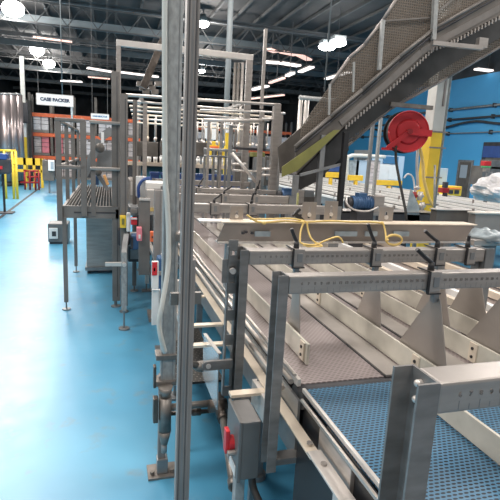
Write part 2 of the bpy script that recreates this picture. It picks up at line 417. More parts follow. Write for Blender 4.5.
# lane dividers : upright boards standing just above the belt
def divider(X, y0, y1, z0, z1, label, mt_='divider', joints=()):
    t = thing('lane_divider', label, 'divider board', (X, y0, z0), 'upright lane dividers over the belts')
    B().b2((X-.006, y0, z0), (X+.006, y1, z1), .003).build('board', mt_, t)
    for j in joints:
        B().b2((X-.013, j, z0+.005), (X-.005, j+.05, z1-.004), .003).build('splice_plate', 'divider_light', t)
        for zz in (z1-.03, z0+.03): B().cyl((X-.018, j+.025, zz), (X-.012, j+.025, zz), .007, 10).build('bolt', 'black', t)
divider(.835, 1.815, 5.4, .903, 1.0, 'pale plastic divider board, leftmost over the grey belt, with end facing camera', 'divider', (1.84, 3.3))
divider(1.255, 1.50, 5.6, .905, 1.005, 'long translucent divider board, second from the left over the grey belt', 'divider', (1.60, 2.6))
divider(1.15, .55, 1.46, .905, .99, 'short divider board over the blue belt below the nearest crossbeam', 'divider', (.72,))
divider(1.62, 1.40, 5.6, .905, 1.005, 'third translucent divider board from the left over the grey belt', 'divider', (1.68, 2.7))
divider(1.85, 1.45, 5.6, .905, 1.005, 'rightmost translucent divider board over the grey belt', 'divider', (1.9,))
for X, nm in ((1.185, 'flat grey lane strip on the grey belt just left of the second divider board'), (1.52, 'flat grey lane strip on the grey belt just left of the third divider board')):
    t = thing('lane_strip', nm, 'strip', (X, 1.7, .9))
    B().b2((X-.055, 1.655, .9), (X+.05, 7.0, .908)).build('strip', 'steel', t); B().b2((X-.063, 1.655, .9), (X-.056, 7.0, .905)).build('groove', 'black', t)

# cross beams on C-channel uprights
def crossbeam(Y, x0, x1, z, label, digits=None, left=True, right=True, dep=.06, h=.067, tick=True, zbot=.60):
    t = thing('cross_beam', label, 'crossbeam', (x0, Y, z-h), 'stainless crossbeams over the conveyor')
    B().b2((x0, Y, z-h), (x1, Y+dep, z), .006).build('beam', 'steel', t)
    if left:
        cpost(x0-.004, Y-.006, Y+dep+.008, zbot, z+.004, .05 if Y < 1 else .038).build('upright', 'steel_post', t)
        for zz in (z-.02, z-.055): B().cyl((x0-.018, Y+dep*.6, zz), (x0-.008, Y+dep*.6, zz), .008, 12).sph((x0-.018, Y+dep*.6, zz), .008).build('bolt', 'steel_light', t)
        B().b2((x0-.012, Y+.004, zbot+.02), (.745, Y+dep, zbot+.045)).build('foot_bracket', 'steel_post', t)
    if right:
        cpost(x1+.004, Y-.006, Y+dep+.012, zbot, z+.004, .05, side=1).build('upright', 'steel_dark', t)
    if tick:
        b = B(); n = int((x1-x0-.06)/.0254)
        for k in range(n):
            X = x0+.05+k*.0254*1.0
            b.b2((X-.0008, Y-.0006, z-h+.006), (X+.0008, Y+.0001, z-h+(.018 if k % 2 else .026)))
        b.build('ruler_marks', 'steel_dark', t)
        for k in range(0, min(n, 40)):
            X = x0+.05+k*.0254
            text_mesh('numeral', str((k+6) % 40), .0145, 'mat_ink', t, (X, Y-.0008, z-h*.42), bold=.0004)
    return t
crossbeam(.725, .62, 2.2, 1.38, 'nearest crossbeam at lower right, on wide bolted channel upright', right=True, dep=.075)
crossbeam(1.55, .617, 2.35, 1.38, 'second crossbeam from camera, ruler marked, running to right photo edge', dep=.06, zbot=.60)
crossbeam(2.0, .598, 1.872, 1.38, 'third crossbeam from camera, directly behind the marked one', dep=.08, h=.065, zbot=.62)
crossbeam(3.9, .62, 1.95, 1.38, 'crossbeam just behind the long tray, fourth from the camera', h=.075, tick=False, dep=.09)
crossbeam(4.75, .62, 1.82, 1.385, 'crossbeam fifth from the camera, behind the tray', h=.08, tick=False, dep=.09)
crossbeam(5.6, .62, 1.98, 1.38, 'dark narrow crossbeam sixth from camera, below the guard frame', h=.05, tick=False, dep=.07)
crossbeam(6.8, .62, 1.98, 1.40, 'farthest pale crossbeam in front of the packing machine', h=.07, tick=False, dep=.07)
# slotted strap beside the third beam's upright
st = thing('slotted_strap', 'dark slotted steel strap standing left of third crossbeam upright', 'strap', (.53, 2.03, .65))
b = B(); b.b2((.515, 2.05, .66), (.522, 2.085, 1.385)); b.b2((.552, 2.05, .66), (.558, 2.085, 1.385))
for zz in (.66, .80, .92, 1.04, 1.17, 1.30, 1.37): b.b2((.515, 2.05, zz), (.558, 2.056, zz+.05))
b.build('strap', 'steel_post', st); B().cyl((.535, 2.03, 1.28), (.535, 2.05, 1.28), .014, 12).build('bolt', 'steel_light', st)
B().b2((.49, 2.056, 1.22), (.60, 2.062, 1.33), .002).build('bracket_plate', 'steel_post', st)
ey = thing('slotted_tab', 'small dark tab with round eye on side of slotted strap', 'bracket', (.46, 2.0, .82))
B().prism([(.43+.022*math.cos(a), .835+.022*math.sin(a)) for a in [math.pi/2+k*math.pi/8 for k in range(9)]]+[(.55, .813), (.55, .857)], 1, 2.02, 2.035).build('tab', 'steel_post', ey)
B().cyl((.435, 2.015, .835), (.435, 2.02, .835), .012, 12).build('eye', 'steel_light', ey)

# clamps
def clamp(X, Y, z, h, dep, lever, label, plate=None, lev_col='black'):
    t = thing('lane_clamp', label, 'clamp', (X, Y, z-h), 'lever clamps on the crossbeams')
    wd = .052 if Y < 3 else .07
    b = B(); b.b2((X-wd/2, Y-.012, z-h-.010), (X+wd/2, Y-.002, z+.006), .003); b.b2((X-wd/2, Y-.012, z+.001), (X+wd/2, Y+dep+.01, z+.008), .002)
    b.b2((X-wd/2, Y-.012, z-h-.012), (X+wd/2, Y+dep+.01, z-h-.003), .002)
    b.build('collar', 'steel', t)
    b = B(); b.b2((X-wd/2-.005, Y-.015, z-h-.012), (X-wd/2, Y-.001, z+.010)); b.b2((X-wd/2-.005, Y-.015, z+.006), (X-wd/2, Y+dep+.012, z+.010))
    b.b2((X-wd/2-.005, Y-.015, z-h-.016), (X+wd/2+.003, Y-.002, z-h-.011)); b.build('gasket', 'black', t)
    B().b2((X-.010, Y-.016, z-h+.014), (X+.016, Y-.012, z-.012), .002).build('window_plate', 'steel_dark', t)
    if lever:
        base = Vector((X-.005, Y+.02, z+.008))
        k = B().cyl(base, base+Vector((0, 0, .032)), .014, 14, .011); k.build('knob', lev_col, t, True)
        dx, dz = lever
        B().tube([base+Vector((0, 0, .03)), base+Vector((dx*.45, 0, .03+dz*.4)), base+Vector((dx, 0, .03+dz))], .0085, 8).build('lever', lev_col, t, True)
    if plate:
        px, ztop, wt, zb, y0, y1 = plate
        yc = Y+dep*.5
        B().b2((px-.012, yc-.012, z-h-.06), (px+.012, yc+.012, z-h-.008)).build('hanger_stem', 'steel_dark', t)
        B().prism([(yc-wt/2, ztop), (yc+wt/2, ztop), (y1, zb), (y0, zb)], 0, px+.008, px+.013).build('hanger_plate', 'tray_metal', t)
zt = 1.38
clamp(1.225, 1.55, zt, .067, .06, (-.075, .055), 'clamp with long black lever on the second crossbeam', (1.262, 1.27, .05, .985, 1.46, 1.80))
clamp(1.66, 1.55, zt, .067, .06, (.06, .05), 'clamp on second crossbeam near right photo edge, big plate below', (1.628, 1.27, .05, .985, 1.42, 1.80))
clamp(.832, 2.0, zt, .065, .08, (-.03, .06), 'leftmost clamp on the third crossbeam, upright black lever', (.842, 1.27, .05, .96, 1.96, 2.12))
clamp(1.235, 2.0, zt, .065, .08, (-.045, .085), 'clamp on third crossbeam with yellow cord coiled beside it', (1.262, 1.27, .05, .985, 1.95, 2.2))
clamp(1.595, 2.0, zt, .065, .08, (-.085, .055), 'clamp on third crossbeam with lever leaning left, third along', (1.628, 1.27, .05, .985, 1.90, 2.2))
clamp(1.78, 2.0, zt, .065, .08, (0, .03), 'last clamp at the right end of the third crossbeam', (1.857, 1.27, .05, .985, 1.9, 2.2))
clamp(.846, 3.9, zt, .075, .09, (.06, .045), 'left clamp on fourth crossbeam with lever pointing right')
clamp(1.17, 3.9, zt, .075, .09, (.015, .06), 'right clamp on the fourth crossbeam with upright lever')
clamp(1.13, 4.75, 1.385, .08, .09, (.08, .05), 'left clamp on fifth crossbeam with slanting lever')
clamp(1.46, 4.75, 1.385, .08, .09, (.02, .06), 'right clamp on the fifth crossbeam')
clamp(1.02, 5.6, zt, .05, .07, (.05, .08), 'left clamp on the dark sixth crossbeam')
clamp(1.75, 5.6, zt, .05, .07, (.02, .08), 'right clamp on the dark sixth crossbeam')

# long tray with cord
Yt = 2.80
tr = thing('cable_tray', 'long tilted stainless cable tray lying across the conveyor', 'tray', (1.5, Yt, 1.25))
a0 = atY(225, 223, Yt); a1 = atY(474, 226, Yt)
B().slab([(a0.x, Yt, 1.388), (a1.x, Yt, 1.388), (a1.x-.02, Yt+.05, 1.262), (a0.x-.035, Yt+.05, 1.262)], .006, (0, 1, .3)).build('front_panel', 'tray_metal', tr)
B().b2((a0.x-.02, Yt-.01, 1.386), (a1.x+.02, Yt+.13, 1.394), .002).build('top_flange', 'cream_bar', tr)
B().b2((a0.x-.03, Yt+.03, 1.252), (a1.x-.02, Yt+.13, 1.260), .002).build('bottom_flange', 'steel_light', tr)
B().b2((.52, Yt+.0, 1.386), (a0.x-.022, Yt+.12, 1.396), .002).build('end_shelf', 'steel_light', tr)
B().b2((a0.x+.03, Yt+.06, .60), (a0.x+.07, Yt+.11, 1.25)).build('support_post', 'steel_dark', tr)
B().b2((2.30, Yt+.06, .60), (2.34, Yt+.11, 1.25)).build('support_post', 'steel_dark', tr)
b = B()
for px, py in ((243, 233), (246, 232), (252, 233), (258, 233)):
    q = atY(px, py, Yt+.02); b.sph((q.x, q.y-.004, q.z), .012, (1, .5, .7), 8)
b.build('cut_out', 'dark', tr)
for px, wd in ((262, .10), (345, .16), (370, .09), (400, .12)):
    q = atY(px, 233.5, Yt+.02); B().b2((q.x-wd/2, Yt+.001, q.z-.016), (q.x+wd/2, Yt+.015, q.z+.016)).build('slot_cover', 'film_blue', tr)

def slotted_plate(px, pt, pb, wpx, Y, label):
    a = atY(px-wpx/2, pt, Y); c = atY(px+wpx/2, pt, Y); z1 = a.z; z0 = atY(px, pb, Y).z; x0, x1 = a.x, c.x; xm = (x0+x1)/2; w_ = (x1-x0)
    t = thing('slotted_plate', label, 'bracket', (xm, Y, z0), 'slotted plates standing on the cable tray')
    b = B(); b.b2((x0, Y, z0), (xm-w_*.08, Y+.006, z1)); b.b2((xm+w_*.08, Y, z0), (x1, Y+.006, z1))
    b.b2((xm-w_*.08, Y, z1-.03), (xm+w_*.08, Y+.006, z1)); b.b2((xm-w_*.08, Y, z0), (xm+w_*.08, Y+.006, z0+.03)); b.build('plate', 'tray_metal', t)
    B().cyl((xm, Y-.008, z0+(z1-z0)*.4), (xm, Y, z0+(z1-z0)*.4), w_*.14, 12).build('bolt', 'steel_light', t)
slotted_plate(310, 202, 223, 14, 2.9, 'slotted plate right of the yellow cord knot, left of a pair')
slotted_plate(332, 201, 223, 13, 2.9, 'slotted plate next to black upright leg, right of a pair')
slotted_plate(387, 207, 224, 14, 2.9, 'slotted plate beside the black hose, rightmost on the tray')
slotted_plate(237, 206, 223, 13, 2.9, 'slotted plate at the left end of the cable tray')
# small black clamp lever on tray
tl = thing('toggle_lever', 'black toggle lever above the cable tray by the cord knot', 'lever', tuple(atY(299, 222, 2.88)))
pa = atY(294, 213, 2.86); pb_ = atY(303, 221, 2.86); B().bar(pa, pb_, .022, .028, .004).build('handle', 'black', tl)
B().cyl(atY(292, 216, 2.87), atY(300, 209, 2.87), .012, 10).build('pivot', 'black', tl)
# yellow cord
P = lambda x, y, Y=2.77: atY(x, y, Y)
crd = B()
crd.tube([P(247, 215), P(256, 221), P(265, 222.5), P(285, 221), P(305, 222), P(330, 221), P(352, 222), P(371, 222), P(381, 223)], .0065, 8)
crd.tube([P(304, 222, 2.76), P(301, 230, 2.75), P(300, 238, 2.72), P(301, 243, 2.70), P(310, 245, 2.68), P(318, 244.5, 2.70), P(322, 242, 2.7), P(336, 237, 2.72), P(341, 239, 2.72), P(343, 243, 2.72)], .006, 8)
crd.tube([P(307, 222, 2.76), P(308, 230, 2.75), P(311, 238, 2.72), P(316, 243, 2.70), P(322, 246, 2.68), P(312, 247, 2.68), P(303, 245, 2.69)], .006, 8)
crd.tube([P(250, 219), P(270, 219), P(290, 218.5), P(304, 221), P(306, 223)], .0055, 8)
crd.tube([P(383, 223, 2.76), P(385, 230, 2.75), P(386, 238, 2.72)] + [P(394+8*math.cos(a), 240+4.5*math.sin(a)*(1+.1*k), 2.70) for k in range(3) for a in [math.pi+j*math.pi/4 for j in range(8)]], .006, 8)
for px, py in ((264, 223), (302, 222), (317, 244), (382, 223), (387, 240)):
    q = P(px, py, 2.765 if py < 230 else 2.70); crd.sph(q, .011, (1.3, 1, 1), 8)
tag(crd.build('power_cord', 'cord', None, True), 'yellow cord knotted and looped along the cable tray edge', 'cord')

# ================= LEFT SIDE OF CONVEYOR =================
# control box with red rotary handle
q = atY(240, 421, 1.64); BX0, BZ1 = q.x, q.z-.015; BZ0 = atY(240, 482, 1.64).z; BX1 = BX0+.092; BY0, BY1 = 1.64, 1.83
cb = thing('switch_box', 'grey metal switch box with red rotary handle on its side', 'switch box', (BX0, BY0, 0))
B().b2((BX0+.01, BY0+.006, BZ0), (BX1, BY1, BZ1), .006).build('body', 'box_grey', cb)
B().b2((BX0, BY0, BZ0-.005), (BX0+.014, BY1+.006, BZ1+.006), .004).build('cover', 'box_grey', cb)
hy = BY0+.085; hz = (BZ0+BZ1)/2+.01
B().b2((BX0-.036, hy-.018, hz-.052), (BX0-.018, hy+.022, hz+.05), .004).cyl((BX0-.02, hy, hz-.012), (BX0, hy, hz-.012), .03, 18).build('rotary_handle', 'red', cb)
B().cyl((BX0-.03, hy-.03, hz-.04), (BX0, hy-.03, hz-.04), .012, 14).build('lock_shaft', 'steel', cb)
B().b2((BX0-.003, BY0+.03, BZ0+.005), (BX0, BY0+.12, BZ0+.05)).build('label_plate', 'white', cb)
B().tube([(BX0+.07, BY0+.03, BZ0), (BX0+.08, BY0, BZ0-.06), (BX0+.12, BY0-.12, BZ0-.12), (.68, 1.25, .38)], .016, 10).build('cable', 'rubber', cb, True)
B().b2((BX0+.01, BY0+.05, 0), (BX0+.05, BY0+.10, BZ0), .004).build('stand', 'galvanized', cb)
# sheet box beneath flat bar
q = atZ(252, 379, .775)
sb = thing('bearing_cover', 'small pale folded sheet cover beside the flat bar', 'cover', (q.x+.03, q.y, 0))
B().b2((q.x, q.y-.19, .66), (q.x+.05, q.y, .775), .003).build('cover', 'steel_light', sb)
B().cyl((q.x+.025, q.y-.02, .775), (q.x+.025, q.y-.02, .781), .008, 12).build('bolt', 'steel_dark', sb)
B().b2((q.x+.01, q.y-.03, 0), (q.x+.04, q.y, .66)).build('stand', 'steel_dark', sb)
# bluish vertical sheet with bent edge
vs_ = thing('sheet_plate', 'upright stainless sheet reflecting blue floor left of the slotted strap', 'plate', (.42, 2.3, .5))
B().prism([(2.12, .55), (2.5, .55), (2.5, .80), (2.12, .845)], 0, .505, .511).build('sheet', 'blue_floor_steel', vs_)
B().bar((.51, 2.12, .848), (.51, 2.5, .803), .018, .006).build('bent_edge', 'steel_light', vs_)
# perforated tray
pt_ = thing('perforated_tray', 'black perforated tray low behind the slotted strut', 'tray', (.45, 3.0, .3))
B().b2((.38, 2.62, .44), (.66, 3.5, .455)).build('tray', 'perf_black', pt_)
B().b2((.38, 2.61, .0), (.40, 2.63, .44)).build('leg', 'steel_dark', pt_); B().b2((.64, 3.47, .0), (.66, 3.49, .44)).build('leg', 'steel_dark', pt_)

# big galvanized pole
gp = thing('galvanized_pole', 'tall galvanized pole with base plate standing on blue floor', 'pole', (.29, 2.45, 0))
B().b2((.262, 2.425, .55), (.342, 2.485, 3.6), .012).build('upper_channel', 'galvanized', gp)
B().b2((.268, 2.4235, .56), (.272, 2.4255, 3.6)).build('left_lip', 'steel_dark', gp); B().b2((.322, 2.4235, .56), (.327, 2.4255, 3.6)).build('right_lip', 'steel_dark', gp)
B().b2((.255, 2.435, .05), (.295, 2.475, .60), .004).build('lower_post', 'strut', gp)
B().b2((.20, 2.39, 0), (.36, 2.52, .012)).cyl((.225, 2.43, .012), (.225, 2.43, .03), .012, 8).cyl((.335, 2.43, .012), (.335, 2.43, .03), .012, 8).build('base_plate', 'pipe_brown', gp)
B().b2((.25, 2.42, .012), (.31, 2.48, .10), .004).build('base_socket', 'steel_dark', gp)
for zz in (.55, .70):
    B().b2((.235, 2.41, zz), (.345, 2.5, zz+.028), .004).build('clamp_band', 'pipe_brown', gp)
ho = B().tube([(.250, 2.40, 3.6), (.249, 2.40, 2.6), tuple(atY(165, 160, 2.40)), tuple(atY(167, 200, 2.40)), tuple(atY(168.5, 235, 2.40)), tuple(atY(168, 268, 2.39)), tuple(atY(162, 305, 2.36)), tuple(atY(159, 322, 2.36)), tuple(atY(161, 338, 2.36)), tuple(atY(165, 352, 2.38))], .013, 10)
tag(ho.build('white_hose', 'white_pipe', None, True), 'white hose hanging down the left face of galvanized pole', 'hose')
# valve and piping
vv = thing('pipe_valve', 'dull metal valve body strapped to the foot of galvanized pole', 'valve', (.3, 2.38, .3))
B().cyl((.285, 2.39, .30), (.285, 2.39, .50), .034, 16).cyl((.285, 2.39, .50), (.285, 2.39, .56), .026, 12, .04).cyl((.285, 2.39, .22), (.285, 2.39, .30), .018, 12, .036).build('body', 'pipe_brown', vv, True)
B().b2((.22, 2.37, .36), (.247, 2.42, .50), .005).build('side_cover', 'bronze', vv)
B().cyl((.283, 2.39, .17), (.283, 2.39, .23), .016, 10).build('outlet', 'steel', vv, True)
B().b2((.22, 2.38, .56), (.235, 2.42, .68), .003).build('upper_bracket', 'bronze', vv)
pp = thing('process_pipe', 'brown metal pipe run with tee and elbow reaching toward the switch box', 'pipe', (.5, 2.4, .3))
B().cyl((.30, 2.40, .43), (.56, 2.40, .43), .020, 14).build('branch', 'pipe_brown', pp, True)
B().cyl((.52, 2.37, .43), (.62, 2.37, .43), .036, 16).cyl((.585, 2.30, .40), (.585, 2.44, .45), .034, 16).sph((.585, 2.37, .425), .044).build('tee', 'bronze', pp, True)
e0 = Vector((.59, 2.34, .41)); e1 = atY(234, 487, 1.75)
B().cyl(e0, e1, .021, 14).build('run', 'pipe_brown', pp, True); B().cyl(e0, e0+(e1-e0)*.15, .030, 14).build('collar', 'bronze', pp, True)
B().cyl(e1-(e1-e0)*.07, e1, .026, 14).build('end_cap', 'pipe_brown', pp, True)
B().cyl((.32, 2.46, .68), (.50, 2.52, .60), .020, 14).sph((.505, 2.52, .60), .036, (1.5, 1, .9)).build('upper_branch', 'pipe_brown', pp, True)
B().cyl((.30, 2.44, .37), (.54, 2.44, .36), .012, 12).cyl((.44, 2.44, .366), (.49, 2.44, .364), .022, 12).build('lower_branch', 'bronze', pp, True)

# slotted strut
ss = thing('strut_post', 'dark slotted steel strut, tallest upright just left of the crossbeams', 'post', (.27, 1.65, 0))
b = B(); poly = [(.243, 1.65), (.249, 1.65), (.249, 1.673), (.279, 1.673), (.279, 1.65), (.285, 1.65), (.285, 1.691), (.243, 1.691)]
b.prism(poly, 2, 0.01, 3.2); b.build('channel', 'strut', ss)
B().b2((.2495, 1.653, .01), (.2785, 1.672, 3.2)).build('inner_web', 'strut', ss)
B().b2((.286, 1.655, .01), (.297, 1.69, 1.42)).build('back_channel', 'strut', ss)
for X in (.2525, .2745): B().b2((X-.0012, 1.6515, .02), (X+.0012, 1.6535, 3.2)).build('groove', 'dark', ss)
for X in (.262, .266): B().b2((X-.0008, 1.6515, .02), (X+.0008, 1.6535, 3.2)).build('groove', 'steel_dark', ss)
B().b2((.22, 1.62, 0), (.32, 1.72, .01)).build('foot_plate', 'strut', ss)
B().b2((.215, 1.70, 1.24), (.33, 1.72, 1.285)).build('tie_bracket', 'pipe_brown', ss)

# ================= PLATFORM =================
pf = thing('work_platform', 'grey steel work platform with handrails and bar grating deck on legs', 'platform', (-.2, 6.2, 0))
x0, x1, y0, y1, zd = -.50, .10, 5.45, 9.2, 1.07
B().b2((x0, y0, 1.03), (x1, y0+.04, 1.16)).build('front_beam', 'platform_grey', pf)
B().b2((x0, y0, 1.03), (x0+.03, y1, 1.13)).build('side_beam', 'platform_grey', pf)
B().b2((x1-.03, y0, 1.03), (x1, y1, 1.13)).build('side_beam', 'platform_grey', pf)
B().b2((-.36, y0-.004, 1.085), (x1-.02, y0, 1.10)).build('beam_slot', 'dark', pf)
b = B()
k = 0
while x0+.05+k*.035 < x1-.03:
    b.b2((x0+.045+k*.035, y0+.04, 1.085), (x0+.053+k*.035, y1, 1.125)); k += 1
for k in range(30): b.b2((x0+.03, y0+.1+k*.12, 1.075), (x1-.03, y0+.108+k*.12, 1.095))
b.build('grating', 'platform_grey', pf)
def rpost(X, Y, z0, z1, w_=.045): B().b2((X-w_/2, Y-w_/2, z0), (X+w_/2, Y+w_/2, z1), .004).build('rail_post', 'platform_grey', pf)
rpost(-.50, 5.45, 1.0, 2.05, .055); rpost(-.255, 5.45, 1.05, 2.05, .06); rpost(-.16, 5.47, 1.05, 2.07, .05)
for Y in (6.5, 7.6, 8.9): rpost(-.50, Y, 1.05, 2.05)
for zz, nm in ((2.03, 0), (1.55, 1)):
    B().b2((-.53, 5.42, zz), (-.23, 5.47, zz+.04), .01).build('rail', 'platform_grey', pf)
    B().b2((-.19, 5.42, zz-.0), (.13, 5.47, zz+.035), .01).build('rail', 'steel', pf)
    B().b2((-.53, 5.45, zz), (-.49, 8.95, zz+.035), .01).build('rail', 'platform_grey', pf)
for (X, Y) in ((-.46, 5.46), (-.46, 7.17), (.06, 5.50), (.06, 7.3), (-.24, 7.2)):
    B().b2((X-.022, Y-.022, .09), (X+.022, Y+.022, 1.04), .003).build('leg', 'platform_grey', pf)
    B().cyl((X, Y, .012), (X, Y, .1), .009, 8).cyl((X, Y, 0), (X, Y, .014), .045, 16).build('levelling_foot', 'steel_dark', pf)
# bin under platform
bn = thing('steel_bin', 'dull stainless bin cabinet under the work platform', 'cabinet', (-.08, 7.4, 0))
B().b2((-.31, 7.05, .10), (.16, 7.6, .96), .01).build('body', 'steel', bn); B().b2((-.33, 7.03, .05), (.18, 7.62, .10)).build('plinth', 'steel_dark', bn)
for X in (-.28, .13): B().b2((X-.02, 7.08, 0), (X+.02, 7.12, .06)).build('foot', 'dark', bn)
# low cabinet by platform
lc = thing('floor_unit', 'small grey floor unit with white hatch left of platform leg', 'equipment', (-.9, 9.4, 0))
B().b2((-1.07, 9.3, .03), (-.72, 9.75, .38), .02).build('body', 'box_grey', lc); B().b2((-1.05, 9.28, .10), (-.90, 9.31, .30), .01).build('hatch', 'white', lc)
B().b2((-1.0, 9.275, .15), (-.93, 9.28, .24)).build('opening', 'dark', lc); B().b2((-1.05, 9.32, 0), (-.74, 9.7, .03)).build('base', 'dark', lc)
# machine on platform behind railing
mg = thing('case_erector', 'dark grey machine with tilted arms behind the platform handrail', 'machine', (-.05, 7.2, 1.1))
def pY(x, y, Y=6.6): return atY(x, y, Y)
B().bar(pY(84, 175), pY(100, 140), .05, .10).bar(pY(100, 138), pY(112, 130), .05, .1).build('swing_arm', 'steel_dark', mg)
B().b2(pY(97, 150, 6.7), pY(112, 172, 6.9)).build('housing', 'steel_dark', mg)
B().bar(pY(92, 165), pY(108, 190), .06, .05).build('lower_link', 'steel_dark', mg)
B().sph(pY(100, 148, 6.5), .06, (1, .5, 1)).build('joint', 'slab', mg, True); B().sph(pY(98, 172, 6.5), .05, (1, .5, 1)).build('joint', 'slab', mg, True)
B().b2(pY(101, 132, 6.4), pY(104, 143, 6.42)).build('tag_plate', 'sign_white', mg)
B().bar(pY(104, 175, 6.3), pY(108, 185, 6.3), .03, .035, .008).build('grip_handle', 'skin_orange', mg)
B().b2(pY(91, 150, 7.2), pY(94, 186, 7.25)).b2(pY(88, 140, 7.2), pY(108, 143, 7.25)).build('frame', 'platform_grey', mg)
B().b2(pY(93, 176, 7.0), pY(99, 184, 7.2)).build('motor', 'blue_motor', mg)

# tall grey uprights right of platform
def upright(px, ytop, Y, wd, zb, label, mt_='platform_grey', foot=True, X=None):
    p = atY(px, ytop, Y); X = p.x if X is None else X
    t = thing('upright_post', label, 'post', (X, Y, 0), 'tall uprights beside the platform')
    B().b2((X-wd/2, Y-wd/2, zb), (X+wd/2, Y+wd/2, p.z), .004).build('post', mt_, t)
    B().b2((X+wd*.12, Y-wd/2-.002, zb+.05), (X+wd*.2, Y-wd/2, p.z-.05)).build('groove', 'dark', t)
    if foot: B().cyl((X, Y, 0), (X, Y, zb), .012, 8).cyl((X, Y, 0), (X, Y, .015), .05, 16).build('levelling_foot', 'steel_dark', t)
    return t
upright(115.5, 72, 5.5, .085, .08, 'tall grey double upright touching the platform front corner')
upright(124, 94, 5.3, .075, .08, 'thick grey upright with bolts just right of platform')
upright(135, 100, 6.1, .05, .08, 'slimmer grey upright in front of the hanging rods')
# short stand leg (foot at 125,330)
sl = thing('support_stand', 'short grey support leg with cross stub and disc foot on floor', 'support leg', (.14, 4.76, 0))
B().b2((.115, 4.735, .20), (.165, 4.785, .80), .004).build('leg', 'galvanized', sl)
B().cyl((.14, 4.76, .014), (.14, 4.76, .2), .010, 8).cyl((.14, 4.76, 0), (.14, 4.76, .016), .055, 18).build('levelling_foot', 'steel_dark', sl)
B().b2((-.04, 4.74, .66), (.115, 4.78, .695)).cyl((.14, 4.70, .68), (.14, 4.74, .68), .02, 12).build('cross_stub', 'steel_light', sl)
B().bar((.14, 4.76, .78), (.17, 5.0, .92), .05, .05).build('upper_arm', 'steel_dark', sl)

# panels + boxes along the left side of machine line
def panel(px0, px1, py0, py1, Y, dep, mt_, name, label, cat, bev=.004, parts=None):
    a = atY(px0, py0, Y); c = atY(px1, py1, Y)
    t = thing(name, label, cat, ((a.x+c.x)/2, Y, c.z))
    B().b2((a.x, Y, c.z), (c.x, Y+dep, a.z), bev).build('body', mt_, t)
    if c.z > .03 and name == 'machine_housing': B().b2(((a.x+c.x)/2-.012, Y+dep*.5, 0), ((a.x+c.x)/2+.012, Y+dep*.5+.024, c.z+.01)).build('stand', 'steel_dark', t)
    for (nm, m2, x0, x1, z0, z1) in (parts or ()):
        B().b2((a.x+(c.x-a.x)*x0, Y-.012, c.z+(a.z-c.z)*z0), (a.x+(c.x-a.x)*x1, Y, c.z+(a.z-c.z)*z1), .002).build(nm, m2, t)
    return t
panel(139, 149.5, 198, 275, 5.0, .05, 'platform_grey', 'metal_screen', 'flat grey upright guard panel left of the galvanized pole', 'panel', parts=[('edge_trim', 'steel_light', 0, 1, .97, 1.0)])
panel(154.5, 161.5, 190, 272, 4.4, .06, 'strut', 'metal_screen', 'darker narrow upright panel touching the galvanized pole', 'panel', parts=[('edge_trim', 'steel', .8, 1, 0, 1)])
panel(120, 126, 216, 228, 5.2, .08, 'yellow', 'push_button_box', 'small yellow button box on the machine side', 'button box', parts=[('button', 'yellow_green', .3, .7, .3, .8)])
panel(126.5, 130.5, 213, 232, 5.15, .08, 'white', 'filter_bowl', 'white upright filter bowl between yellow box and red knob', 'filter', .015, [('cap', 'steel_light', 0, 1, .85, 1)])
panel(131, 137, 218, 225, 5.1, .07, 'red', 'push_button_box', 'red button block right of the white filter bowl', 'button box', parts=[('bezel', 'white', 0, 1, .8, 1)])
panel(137, 142, 228, 241, 4.9, .105, 'pink', 'push_button_box', 'pinkish red button block on grey guard panel edge', 'button box', parts=[('mark', 'white', .3, .7, .2, .5)])
panel(150.5, 154.5, 232, 242, 4.6, .06, 'orange', 'push_button_box', 'orange red block between the two upright guard panels', 'button box', parts=[('screw', 'dark', .3, .6, .4, .6)])
panel(152, 158.5, 262, 289, 3.9, .05, 'white', 'emergency_stop_box', 'white box with red front beside lower galvanized pole', 'switch box', parts=[('red_front', 'red', 0.0, .75, .52, 1.0), ('stop_button', 'white', .2, .5, .66, .8)])
panel(158, 167, 258, 300, 4.1, .15, 'blue_motor', 'gear_motor', 'dark blue grey gear motor behind white stop box', 'motor', .02, [('flange', 'steel', 0, 1, .6, .7)])
panel(152, 160, 290, 325, 3.95, .03, 'white', 'chute_plate', 'white narrow sheet below the white stop box', 'plate', parts=[('fold', 'steel_light', .8, 1, 0, 1)])
panel(131, 139, 236, 250, 5.3, .2, 'blue_motor', 'drive_motor', 'small blue drive motor low on the machine side', 'motor', .02, [('end_cap', 'dark', 0, .25, .1, .9)])
panel(118, 130, 229, 246, 5.35, .2, 'dark', 'gear_box', 'black gearbox below the yellow button box', 'gearbox', .02, [('flange', 'steel_dark', .2, .8, .2, .8)])
panel(126, 140, 236, 246, 5.6, .3, 'steel_light', 'bearing_block', 'pale steel bearing block under the red button block', 'bearing', .01, [('housing_cap', 'steel_dark', .3, .7, .2, .8)])
panel(128, 150, 246, 262, 5.9, .6, 'dark', 'drive_unit', 'dark drive unit low beneath the upstream conveyor', 'machine', .02, [('grille', 'steel_dark', .1, .5, .2, .8)])
panel(128, 140, 178, 212, 6.4, .3, 'steel', 'machine_housing', 'rounded steel housing right of the thick grey upright', 'housing', .03, [('access_plate', 'steel_light', .2, .8, .5, .9)])
panel(128, 139, 206, 216, 5.9, .3, 'steel_dark', 'bearing_block', 'dark bearing block below rounded steel housing', 'bearing', .03, [('cap', 'steel', .2, .8, .3, .7)])
# white/blue arched cover
ac = thing('arched_cover', 'white cover with dark blue curved stripe left of machine table', 'cover', tuple(atY(141, 197, 6.0)))
a = atY(136, 176, 6); c = atY(146, 197, 6)
B().b2((a.x, 6.0, c.z), (c.x, 6.05, a.z), .01).build('cover', 'white', ac)
B().tube([atY(139, 198, 5.98), atY(138.5, 188, 5.98), atY(141, 182, 5.98), atY(145, 179, 5.98), atY(150, 178, 5.98)], .018, 8).build('stripe', 'blue', ac, True)
